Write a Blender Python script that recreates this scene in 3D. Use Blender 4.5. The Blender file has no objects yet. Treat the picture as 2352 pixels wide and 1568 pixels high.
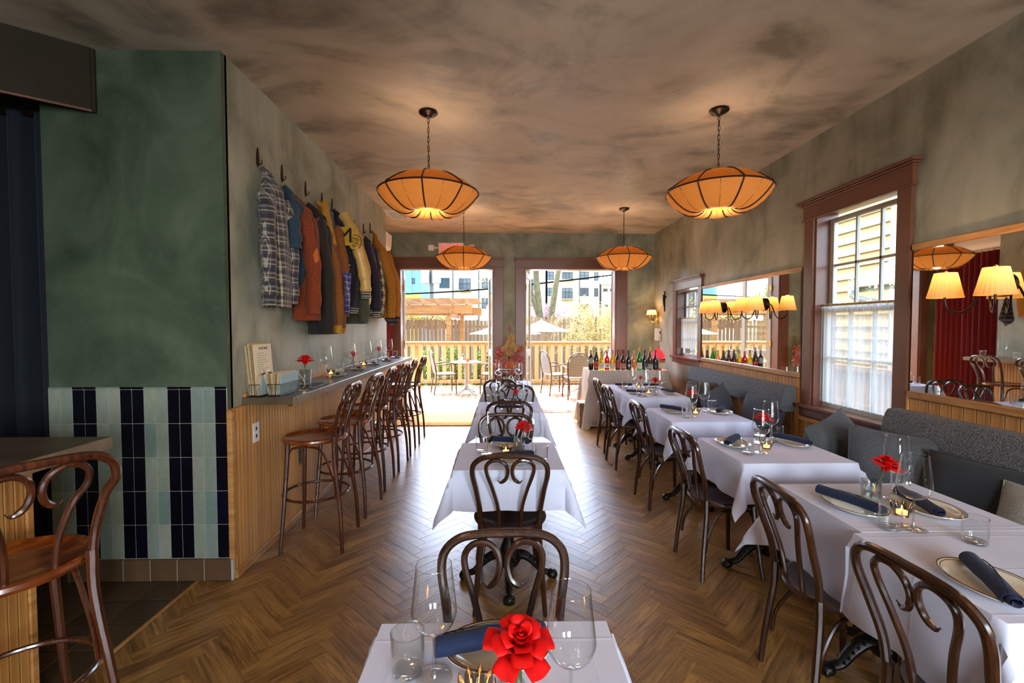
import bpy, math, random
from mathutils import Vector, Matrix, noise
random.seed(7)
PI = math.pi
S = bpy.context.scene
COL = S.collection
R_ = math.radians

# ---------------------------------------------------------------- camera
cam = bpy.data.cameras.new('camera')
cam.sensor_width = 36.0
cam.lens = 1060.0 / 2352.0 * 36.0
cam.clip_start = 0.02
cam.clip_end = 400
camo = bpy.data.objects.new('camera', cam)
camo.location = (0, 0, 1.52)
camo.rotation_euler = (R_(90 - 1.95), 0, R_(-1.24))
COL.objects.link(camo)
S.camera = camo

# ---------------------------------------------------------------- world, sun, large lights, exposure
S.view_settings.view_transform = 'Standard'
S.view_settings.look = 'None'
S.view_settings.gamma = 1.0
S.view_settings.use_curve_mapping = False
S.view_settings.exposure = 2.7
W = bpy.data.worlds.new('world')
S.world = W
W.use_nodes = True
wn = W.node_tree
bg = wn.nodes['Background']
sky = wn.nodes.new('ShaderNodeTexSky')
sky.sky_type = 'NISHITA'
sky.sun_disc = False
sky.sun_elevation = R_(62)
sky.sun_rotation = R_(-19)
sky.altitude = 50
sky.dust_density = 2.5
wn.links.new(sky.outputs[0], bg.inputs[0])
bg.inputs[1].default_value = 0.5

def sun_lamp():
    d = bpy.data.lights.new('sun', 'SUN')
    d.energy = 4.4
    d.angle = R_(0.6)
    d.color = (1.0, 0.93, 0.8)
    o = bpy.data.objects.new('sun', d)
    v = Vector((-0.36, 1.0, 2.0))
    o.rotation_euler = v.to_track_quat('Z', 'Y').to_euler()
    o.location = (-5, 20, 30)
    COL.objects.link(o)
sun_lamp()

def area(name, loc, target, sx, sy, power, color):
    d = bpy.data.lights.new(name, 'AREA')
    d.shape = 'RECTANGLE'
    d.size, d.size_y = sx, sy
    d.energy = power
    d.color = color
    o = bpy.data.objects.new(name, d)
    o.location = loc
    o.rotation_euler = (Vector(loc) - Vector(target)).to_track_quat('Z', 'Y').to_euler()
    COL.objects.link(o)
# daylight entering by the street windows of the rear wall, behind the camera
REAR_WINDOWS = [(0.15, 1.2), (2.0, 1.0)]
for wx, ww in REAR_WINDOWS:
    area('rear_window_daylight', (wx, -3.32, 1.75), (wx, 0, 1.55), ww, 1.5, 30, (0.95, 0.97, 1.0))
PENDANT_UP, PENDANT_DOWN = .95, .75

S.cycles.max_bounces = 10
S.cycles.diffuse_bounces = 5
S.cycles.glossy_bounces = 5
S.cycles.transmission_bounces = 8
S.cycles.transparent_max_bounces = 32
S.cycles.caustics_reflective = False
S.cycles.caustics_refractive = False
S.cycles.sample_clamp_indirect = 6.0

# ---------------------------------------------------------------- materials
def lin(h):
    h = h.lstrip('#')
    o = []
    for i in (0, 2, 4):
        c = int(h[i:i + 2], 16) / 255
        o.append(c / 12.92 if c <= 0.04045 else ((c + 0.055) / 1.055) ** 2.4)
    return tuple(o) + (1.0,)

class NT:
    def __init__(s, name):
        s.m = bpy.data.materials.new(name)
        s.m.use_nodes = True
        s.t = s.m.node_tree
        s.b = s.t.nodes['Principled BSDF']
        s.out = s.t.nodes['Material Output']
    def n(s, typ, props=None, **inp):
        k = s.t.nodes.new('ShaderNode' + typ)
        for a, v in (props or {}).items():
            setattr(k, a, v)
        for a, v in inp.items():
            s.set(k, a.replace('_', ' '), v)
        return k
    def set(s, k, a, v):
        i = k.inputs[int(a)] if a.isdigit() else k.inputs[a]
        if isinstance(v, bpy.types.NodeSocket):
            s.t.links.new(v, i)
        else:
            i.default_value = v
    def p(s, **inp):
        for a, v in inp.items():
            s.set(s.b, a.replace('_', ' '), v)
    def coord(s, kind='Object', scale=(1, 1, 1), rot=(0, 0, 0)):
        c = s.n('TexCoord')
        mp = s.n('Mapping', Vector=c.outputs[kind], Scale=scale, Rotation=rot)
        return mp.outputs[0]
    def noise(s, vec, scale=5, detail=4, rough=.55, dist=0):
        return s.n('TexNoise', Vector=vec, Scale=scale, Detail=detail, Roughness=rough, Distortion=dist).outputs[0]
    def ramp(s, fac, stops):
        k = s.n('ValToRGB', Fac=fac)
        e = k.color_ramp.elements
        while len(e) < len(stops):
            e.new(0.5)
        for q, (pos, c) in zip(e, stops):
            q.position, q.color = pos, c
        return k.outputs[0]
    def mixc(s, fac, a, b, mode='MIX'):
        k = s.n('Mix', {'data_type': 'RGBA', 'blend_type': mode})
        for idx, v in ((0, fac), (6, a), (7, b)):
            if isinstance(v, bpy.types.NodeSocket):
                s.t.links.new(v, k.inputs[idx])
            else:
                k.inputs[idx].default_value = v
        return k.outputs[2]
    def math(s, op, a, b=0.0):
        k = s.n('Math', {'operation': op})
        for idx, v in ((0, a), (1, b)):
            if isinstance(v, bpy.types.NodeSocket):
                s.t.links.new(v, k.inputs[idx])
            else:
                k.inputs[idx].default_value = v
        return k.outputs[0]
    def bump(s, h, strength=.2, dist=.01):
        k = s.n('Bump', Strength=strength, Distance=dist, Height=h)
        s.t.links.new(k.outputs[0], s.b.inputs['Normal'])

def plain(name, col, rough=.5, metal=0., var=.12, scale=12, bump=0., bscale=60, **kw):
    k = NT(name)
    c = lin(col)
    v = k.coord()
    nz = k.noise(v, scale, 5)
    d = tuple(x * (1 - var) for x in c[:3]) + (1,)
    l = tuple(min(1, x * (1 + var)) for x in c[:3]) + (1,)
    k.p(Base_Color=k.ramp(nz, [(.3, d), (.7, l)]), Roughness=rough, Metallic=metal)
    for a, q in kw.items():
        k.set(k.b, a.replace('_', ' '), q)
    if bump:
        k.bump(k.noise(v, bscale, 4), bump, .01)
    return k.m

def plaster(name, base, dark, light, sc=(1, 1, 1), scale=1.1, contrast=1.0, streak=(2.4, 2.4, .7)):
    k = NT(name)
    v = k.coord('Object', sc)
    a = k.noise(v, scale, 7, .58, 1.3)
    v2 = k.coord('Object', streak)
    b = k.noise(v2, 1.0, 7, .6, 1.6)
    f = k.math('ADD', k.math('MULTIPLY', a, .68), k.math('MULTIPLY', b, .32))
    w = .16 / contrast
    c = k.ramp(f, [(.5 - w, lin(dark)), (.5, lin(base)), (.5 + w, lin(light))])
    sc2 = k.noise(k.coord('Object', (1, 1, 1)), 9, 3, .5, 2.5)
    c = k.mixc(k.math('MULTIPLY', k.ramp(sc2, [(.62, (0, 0, 0, 1)), (.72, (1, 1, 1, 1))]), .18), c, lin(light))
    k.p(Base_Color=c, Roughness=k.ramp(a, [(.3, (.42,) * 3 + (1,)), (.7, (.65,) * 3 + (1,))]))
    k.set(k.b, 'Specular IOR Level', .35)
    k.bump(f, .25, .03)
    return k.m

def wood(name, dark, mid, light, coord='Object', grain=(40, 40, 2.2), rough=.4, coat=0., band=.5):
    k = NT(name)
    v = k.coord(coord, grain)
    a = k.noise(v, 1.0, 6, .6, .8)
    b = k.noise(k.coord(coord, tuple(x * .18 for x in grain)), 1.0, 3, .5, 1.0)
    f = k.math('ADD', k.math('MULTIPLY', a, 1 - band * .5), k.math('MULTIPLY', b, band * .5))
    c = k.ramp(f, [(.33, lin(dark)), (.5, lin(mid)), (.68, lin(light))])
    oi = k.n('ObjectInfo').outputs['Random']
    c = k.mixc(1.0, c, k.ramp(oi, [(0, (.82, .82, .82, 1)), (1, (1.1, 1.1, 1.1, 1))]), 'MULTIPLY')
    k.p(Base_Color=c, Roughness=rough)
    if coat:
        k.p(Coat_Weight=coat, Coat_Roughness=.15)
    k.bump(a, .12, .002)
    return k.m

def tile_mat(name, cols, rough=.22, bump=.12):
    k = NT(name)
    oi = k.n('ObjectInfo').outputs['Random']
    st = [(i / max(1, len(cols) - 1), lin(c)) for i, c in enumerate(cols)]
    c = k.ramp(oi, st)
    v = k.coord('Object')
    nz = k.noise(v, 14, 5, .6, .5)
    c = k.mixc(.35, c, k.ramp(nz, [(.25, (.35, .35, .35, 1)), (.75, (1, 1, 1, 1))]), 'MULTIPLY')
    k.p(Base_Color=c, Roughness=rough)
    k.bump(k.noise(v, 9, 3), bump, .006)
    return k.m

def thin_glass(name, tint=(1, 1, 1, 1), ior=1.5, rough=.0, gloss=1.0, body=None, bodyfac=0.0, edge_dark=.75):
    """thin-walled glass: fresnel mix of a (tinted) transparent and a mirror reflection"""
    k = NT(name)
    lw = k.n('LayerWeight', Blend=.5)
    edge = k.math('POWER', lw.outputs['Facing'], 5.0)
    tr = k.n('BsdfTransparent', Color=k.mixc(k.math('MULTIPLY', edge, edge_dark), tint, (.12, .13, .13, 1)))
    gl = k.n('BsdfGlossy', Color=(gloss, gloss, gloss, 1), Roughness=rough)
    base = tr.outputs[0]
    if body:
        df = k.n('BsdfPrincipled', Base_Color=lin(body), Roughness=.2)
        mx0 = k.n('MixShader', Fac=bodyfac)
        k.t.links.new(tr.outputs[0], mx0.inputs[1])
        k.t.links.new(df.outputs[0], mx0.inputs[2])
        base = mx0.outputs[0]
    r0 = ((ior - 1) / (ior + 1)) ** 2
    fr = k.math('ADD', k.math('MULTIPLY', k.math('POWER', lw.outputs['Facing'], 3.0), .85 * (1 - r0)), r0)
    mx = k.n('MixShader', Fac=fr)
    k.t.links.new(base, mx.inputs[1])
    k.t.links.new(gl.outputs[0], mx.inputs[2])
    k.t.links.new(mx.outputs[0], k.out.inputs[0])
    return k.m

def emit(name, col, strength, base=None):
    k = NT(name)
    k.p(Base_Color=lin(base or col), Emission_Color=lin(col), Emission_Strength=strength, Roughness=.6)
    return k.m

def shade_mat(name, col, glow, strength, trans=.5, stripes=0):
    """lit lampshade cloth: translucent fabric that gives off its lamp's light"""
    k = NT(name)
    v = k.coord()
    nz = k.noise(v, 30, 3)
    c = k.mixc(.2, lin(col), k.ramp(nz, [(.3, (.5, .5, .5, 1)), (.7, (1, 1, 1, 1))]), 'MULTIPLY')
    k.p(Base_Color=c, Roughness=.8, Emission_Color=lin(glow), Emission_Strength=strength)
    tl = k.n('BsdfTranslucent', Color=lin(col))
    mx = k.n('MixShader', Fac=trans)
    k.t.links.new(k.b.outputs[0], mx.inputs[1])
    k.t.links.new(tl.outputs[0], mx.inputs[2])
    k.t.links.new(mx.outputs[0], k.out.inputs[0])
    return k.m

def fabric(name, col, col2=None, rough=.9, scale=220, mix=.5, bump=.25, sheen=.06):
    k = NT(name)
    v = k.coord()
    nz = k.noise(v, scale, 3, .7)
    c1 = lin(col)
    c2 = lin(col2) if col2 else tuple(x * .6 for x in c1[:3]) + (1,)
    c = k.ramp(nz, [(.5 - mix * .3, c2), (.5 + mix * .3, c1)])
    lg = k.noise(v, 5, 3)
    c = k.mixc(.25, c, k.ramp(lg, [(.3, (.6, .6, .6, 1)), (.7, (1, 1, 1, 1))]), 'MULTIPLY')
    k.p(Base_Color=c, Roughness=rough, Sheen_Weight=sheen)
    k.bump(nz, bump, .003)
    return k.m

def plaid(name, base, lines, period=.085, axes=('Y', 'Z')):
    """woven check: list of (colour, position, width) lines repeated along both axes"""
    k = NT(name)
    v = k.coord()
    sp = k.n('SeparateXYZ', Vector=v)
    c = lin(base)
    cur = None
    for ax in axes:
        w = k.math('FRACT', k.math('MULTIPLY', sp.outputs[ax], 1.0 / period))
        for col, pos, wid in lines:
            d = k.math('ABSOLUTE', k.math('SUBTRACT', w, pos))
            msk = k.math('MULTIPLY', k.math('LESS_THAN', d, wid), .62)
            cur = k.mixc(msk, cur if cur is not None else c, lin(col))
    nz = k.noise(v, 60, 3)
    cur = k.mixc(.3, cur, k.ramp(nz, [(.3, (.6, .6, .6, 1)), (.7, (1, 1, 1, 1))]), 'MULTIPLY')
    k.p(Base_Color=cur, Roughness=.9, Sheen_Weight=.2)
    return k.m

def floor_wood(name):
    k = NT(name)
    at = k.n('Attribute', {'attribute_name': 'rnd'}).outputs['Fac']
    v = k.coord('UV', (3.2, 46, 1))
    a = k.noise(v, 1.0, 8, .62, 1.6)
    b = k.noise(k.coord('UV', (1.6, 9, 1)), 1.0, 4, .5, 2.2)
    f = k.math('ADD', k.math('MULTIPLY', a, .6), k.math('MULTIPLY', b, .4))
    c = k.ramp(f, [(.34, lin('#56381b')), (.47, lin('#85602f')), (.56, lin('#a17840')), (.7, lin('#b68e54'))])
    c = k.mixc(1.0, c, k.ramp(at, [(0, (.80, .76, .72, 1)), (.5, (.95, .93, .90, 1)), (1, (1.12, 1.08, 1.0, 1))]), 'MULTIPLY')
    # scratches and scuffs worn through the finish
    vo = k.coord('Object', (3, 14, 1), (0, 0, .7))
    s1 = k.noise(vo, 2.2, 6, .7, 2.5)
    scr = k.ramp(s1, [(.60, (0, 0, 0, 1)), (.66, (1, 1, 1, 1))])
    c = k.mixc(k.math('MULTIPLY', scr, .35), c, lin('#3b2a1b'))
    k.p(Base_Color=c, Roughness=k.math('ADD', k.math('MULTIPLY', s1, .30), .20))
    k.p(Coat_Weight=.25, Coat_Roughness=.28)
    k.bump(k.math('ADD', f, k.math('MULTIPLY', scr, -.6)), .16, .004)
    return k.m

M = {}
M['plaster_wall'] = plaster('plaster_wall', '#a09e8c', '#757464', '#b8b4a2', contrast=1.15)
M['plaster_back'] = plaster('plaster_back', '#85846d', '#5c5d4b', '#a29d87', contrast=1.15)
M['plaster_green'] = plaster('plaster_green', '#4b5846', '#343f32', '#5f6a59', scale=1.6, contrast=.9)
M['plaster_ceiling'] = plaster('plaster_ceiling', '#bcaf9c', '#877e70', '#cdc0ae', sc=(.9, 1.0, 1), scale=1.25, contrast=1.2, streak=(1.4, 2.2, 1))
M['floor'] = floor_wood('herringbone_oak')
M['bead'] = wood('bead_board_oak', '#8a5522', '#b9803f', '#cf9a58', grain=(30, 30, 1.6), rough=.42, band=.3)
M['trim_oak'] = wood('trim_oak', '#8f5c2a', '#bb8447', '#d09c60', grain=(3, 3, 30), rough=.4)
M['bent'] = wood('bentwood_walnut', '#1c0c06', '#341a0d', '#4a2815', grain=(60, 60, 5), rough=.24, coat=.5)
M['bent_stool'] = wood('bentwood_stool', '#2a1108', '#47200f', '#5e3018', grain=(60, 60, 5), rough=.24, coat=.5)
M['seat_dark'] = wood('seat_dark', '#2b1a15', '#3c2720', '#4a332a', grain=(3, 30, 30), rough=.35, coat=.3)
M['seat_warm'] = wood('seat_warm', '#4f1f0a', '#7d3a14', '#a55a22', grain=(3, 22, 22), rough=.25, coat=.5)
M['red_trim'] = plain('mahogany_paint', '#6c412e', .35, var=.1, scale=5, bump=.05)
M['counter'] = plain('dark_counter', '#574b3c', .3, metal=.0, var=.25, scale=9, bump=.03, bscale=40)
M['counter_edge'] = plain('counter_edge', '#8a7a66', .35, metal=.2, var=.2, scale=15)
def linen():
    k = NT('white_linen')
    v = k.coord()
    sp = k.n('SeparateXYZ', Vector=v)
    h = k.math('MULTIPLY', k.noise(v, 9, 4), .5)
    for ax, per in (('X', .232), ('Y', .226)):      # pressed-in fold creases
        d = k.math('ABSOLUTE', k.math('SUBTRACT', k.math('FRACT', k.math('ADD', k.math('MULTIPLY', sp.outputs[ax], 1 / per), .5)), .5))
        h = k.math('ADD', h, k.math('MULTIPLY', k.math('MAXIMUM', k.math('SUBTRACT', .03, d), 0.0), 9.0))
    k.p(Base_Color=lin('#d8dcf2'), Roughness=.85)
    k.bump(h, .35, .006)
    return k.m
M['cloth'] = linen()
M['cloth_buff'] = plain('putty_linen', '#c4b6a8', .85, var=.04, scale=4, bump=.1, bscale=25)
M['napkin'] = fabric('navy_linen', '#12264e', '#0b1936', scale=260, bump=.3)
M['plate'] = plain('cream_china', '#d9cfbb', .15, var=.03)
M['plate_line'] = plain('brown_glaze', '#4a2a22', .2, var=.05)
M['glass'] = thin_glass('clear_glass', (.965, .975, .972, 1), 1.46)
M['glass_rim'] = thin_glass('glass_rim', (.85, .88, .88, 1), 1.9)
M['window_glass'] = thin_glass('window_glass', (.97, .985, .98, 1), 1.35, edge_dark=0.)
M['smoke_glass'] = thin_glass('smoke_glass', (.42, .36, .32, 1), 1.5)
M['wax'] = emit('wax', '#ffb566', 1.2, '#f5e3c4')
M['flame'] = emit('flame', '#ffb030', 14)
M['petal'] = plain('red_petal', '#cc0a0a', .6, var=.3, scale=20, bump=.1, bscale=40, Specular_IOR_Level=.2)
M['stem'] = plain('green_stem', '#3f5a26', .5)
M['shade'] = shade_mat('amber_shade', '#a9651c', '#e87a10', .009, .3)
M['shade_low'] = shade_mat('amber_shade_low', '#c08644', '#ff8a14', .018, .35)
M['shade_rib'] = plain('shade_rib', '#22100a', .5)
M['bulb_disc'] = emit('diffuser', '#ffa020', .35)
M['sconce_shade'] = shade_mat('pleated_shade', '#d8b684', '#ff9d20', .055, .3)
M['iron'] = plain('black_iron', '#17130f', .38, metal=.4, var=.2, bump=.2, bscale=50)
M['bronze'] = plain('dark_bronze', '#2a1a10', .35, metal=.7)
M['brass'] = plain('brass', '#c79a45', .25, metal=.9)
M['chrome'] = plain('steel', '#b7b2a8', .2, metal=1.)
M['mirror'] = plain('mirror', '#eceeea', .015, metal=1., var=.0)
M['upholstery'] = fabric('speckled_wool', '#76787c', '#242226', scale=170, mix=.35, bump=.5)
M['bench'] = fabric('bench_wool', '#3c3b3d', '#1a191c', scale=170, mix=.35, bump=.4)
M['cush_blue'] = fabric('cushion_blue', '#565e6c', '#343a46', scale=240)
M['cush_grey'] = fabric('cushion_grey', '#54565c', '#323438', scale=240)
M['cush_green'] = fabric('cushion_green', '#565a5c', '#363a3a', scale=240)
M['cush_olive'] = fabric('cushion_olive', '#4b4636', '#2f2b20', scale=200)
M['cush_dark'] = fabric('cushion_dark', '#2a2e34', '#181a20', scale=200)
M['cush_pale'] = fabric('cushion_pale', '#9a978c', '#75736a', scale=200)
M['red_velvet'] = fabric('red_velvet', '#8e0f1c', '#5a0810', scale=90, sheen=.25)
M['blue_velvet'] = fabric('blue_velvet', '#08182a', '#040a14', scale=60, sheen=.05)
M['tile_light'] = tile_mat('pale_tile', ['#8f9c90', '#7d8f88', '#98a08f', '#86958f', '#a0a493'])
M['tile_dark'] = tile_mat('ink_tile', ['#0c0c1a', '#090a14', '#0e0e22'])
M['tile_brown'] = tile_mat('brown_tile', ['#6a5138', '#5d4631', '#75593f'], rough=.4)
M['tile_floor'] = tile_mat('floor_tile', ['#4c3a28', '#574430', '#423222'], rough=.38)
M['grout'] = plain('grout', '#b5aea0', .85, bump=.2)
M['white_plastic'] = plain('white_plastic', '#e9e3da', .35, var=.03)
M['black'] = plain('black_plastic', '#0b0b0c', .4)
M['paper'] = plain('menu_paper', '#e8d8bb', .8, var=.04)
M['paper_dark'] = plain('menu_paper_edge', '#b99a68', .8, var=.2, scale=40)
M['pale_blue'] = plain('pale_blue_card', '#a9c2c4', .6, var=.05)
M['ink'] = plain('ink', '#2a231c', .7)
M['ink_soft'] = plain('ink_soft', '#a39a86', .7)
M['red_paint'] = plain('sign_red', '#d81f1a', .5, Emission_Color=lin('#ff2418'), Emission_Strength=.5)
M['elastic'] = plain('elastic_cord', '#d2b76a', .6)
# garments
M['denim'] = fabric('blue_denim', '#284052', '#182a3a', scale=200)
M['rust'] = fabric('rust_corduroy', '#8c3806', '#5c2004', scale=120)
M['rust_patch'] = fabric('rust_patch', '#c46a1a', '#9a4c10', scale=160)
M['black_suede'] = fabric('black_suede', '#221810', '#120c08', scale=120)
M['tan_brown'] = fabric('tan_canvas', '#8f5312', '#5f340b', scale=140)
M['ochre'] = fabric('ochre_yoke', '#c98f24', '#93620f', scale=140)
M['grey_cotton'] = fabric('grey_cotton', '#6f7480', '#50545e', scale=200)
M['bandana'] = plaid('bandana', '#32388c', [('#dcd8e6', .3, .05), ('#151845', .7, .08)], .05)
M['letter_black'] = fabric('letter_wool', '#171421', '#0d0b14', scale=160)
M['letter_sleeve'] = plain('tan_leather', '#c39a54', .4, var=.12, scale=9, bump=.15, bscale=20)
M['letter_gold'] = fabric('gold_felt', '#cc9d2b', '#a57a1d', scale=220)
M['olive'] = fabric('olive_cotton', '#4a4a38', '#303024', scale=160)
M['purple'] = fabric('purple_wool', '#2c1c30', '#1a101e', scale=160)
M['mustard'] = fabric('mustard_canvas', '#c3780f', '#8a4f08', scale=140)
M['plaid_blue'] = plaid('plaid_flannel', '#453f46', [('#c9b993', .2, .035), ('#bdb3a4', .5, .02), ('#bdb3a4', .58, .012), ('#221e28', .8, .13)], .085)
M['plaid_tan'] = plaid('plaid_tan', '#4b3b2c', [('#d6bf8e', .25, .10), ('#1d1420', .7, .12)], .11)
M['stripe_cuff'] = plaid('stripe_cuff', '#17142a', [('#e3d4b4', .3, .10), ('#e3d4b4', .75, .10)], .045, ('Z',))
M['scarf'] = plaid('dark_scarf', '#3a3236', [('#c8a99a', .3, .06), ('#221c22', .7, .1)], .06)
# outdoors
M['deck'] = wood('deck_board', '#785034', '#8c6240', '#9c7450', grain=(40, 2.5, 40), rough=.6)
M['rail'] = plain('cream_rail', '#b89458', .5, var=.04)
M['white_paint'] = plain('white_paint', '#989488', .5, var=.05)
M['wash'] = wood('whitewash', '#888074', '#a09890', '#b0a8a0', grain=(30, 30, 1.5), rough=.7)
M['cedar'] = wood('cedar', '#6a4014', '#8a581c', '#a26c28', grain=(3, 3, 30), rough=.6)
M['fence'] = wood('fence_board', '#604830', '#7c6244', '#907450', grain=(30, 30, 1.6), rough=.8)
M['stucco'] = plain('cream_stucco', '#a89878', .9, var=.04, scale=.6)
M['stucco2'] = plain('white_stucco', '#a8a090', .9, var=.03, scale=.6)
M['win_dark'] = plain('far_pane', '#283034', .12, var=.35, scale=.8)
M['win_frame'] = plain('dark_frame', '#202828', .5)
M['gutter'] = plain('grey_pipe', '#484840', .5)
M['panel_blue'] = plain('blue_panel', '#587c90', .6, var=.15, scale=.5)
M['panel_yellow'] = plain('yellow_panel', '#988428', .6, var=.15, scale=.5)
M['bark'] = plain('bark', '#585030', .9, var=.35, scale=5, bump=.6, bscale=9)
M['leaf'] = tile_mat('green_leaf', ['#7f9a35', '#a3b545', '#5d7f2a', '#c0c75e'], .6)
M['leaf_yellow'] = tile_mat('yellow_leaf', ['#e8d76a', '#f0e292', '#d6c64e'], .6)
M['twig'] = plain('straw_twig', '#908050', .8)
M['pink'] = tile_mat('pink_blossom', ['#d59ab8', '#e8b9cf', '#b9769c'], .6)
M['orange_leaf'] = tile_mat('orange_leaf', ['#c9743a', '#8f8a35', '#d89a45'], .6)
M['umbrella'] = plain('white_canvas', '#f4f2ee', .8, var=.02)
M['ground'] = plain('gravel', '#605848', .95, var=.15, scale=3)
M['clap'] = plain('yellow_clapboard', '#8c7840', .7, var=.05, scale=3)
M['shingle'] = tile_mat('roof_shingle', ['#686058', '#585048', '#706860'], .9)
M['rattan'] = wood('rattan', '#301808', '#482810', '#583818', grain=(60, 60, 6), rough=.4)
M['wire'] = plain('cable', '#0c0c0c', .9, Specular_IOR_Level=.0)
M['coir'] = plain('coir', '#a9792e', .95, var=.35, scale=60, bump=.8, bscale=220)

def weave_mat(name):
    k = NT(name)
    v = k.coord('Object', (1, 1, 1), (0, 0, 0))
    sp = k.n('SeparateXYZ', Vector=v)
    h = k.math('ADD', sp.outputs['Y'], sp.outputs['Z'])
    a = k.n('CombineXYZ', X=k.math('ADD', sp.outputs['X'], h), Y=k.math('SUBTRACT', sp.outputs['X'], h), Z=.0)
    ch = k.n('TexChecker', Vector=a.outputs[0], Scale=38, Color1=lin('#a8a498'), Color2=lin('#0e0e12'))
    k.p(Base_Color=ch.outputs[0], Roughness=.5)
    k.bump(ch.outputs[1], .4, .003)
    return k.m
M['weave'] = weave_mat('woven_check')

def sheer_mat():
    k = NT('sheer_voile')
    v = k.coord('Object', (1, 1, 1))
    sp = k.n('SeparateXYZ', Vector=v)
    st = k.math('FRACT', k.math('MULTIPLY', sp.outputs['Y'], 85))
    f = k.math('ADD', k.math('MULTIPLY', k.math('LESS_THAN', st, .4), .16), .40)
    tr = k.n('BsdfTransparent', Color=(1, 1, 1, 1))
    df = k.n('BsdfDiffuse', Color=lin('#efeeea'))
    tl = k.n('BsdfTranslucent', Color=lin('#efeeea'))
    m1 = k.n('MixShader', Fac=.5)
    k.t.links.new(df.outputs[0], m1.inputs[1]); k.t.links.new(tl.outputs[0], m1.inputs[2])
    m2 = k.n('MixShader', Fac=f)
    k.t.links.new(tr.outputs[0], m2.inputs[1]); k.t.links.new(m1.outputs[0], m2.inputs[2])
    k.t.links.new(m2.outputs[0], k.out.inputs[0])
    return k.m
M['sheer'] = sheer_mat()

def striped_shade():
    return M['sconce_shade']

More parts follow.
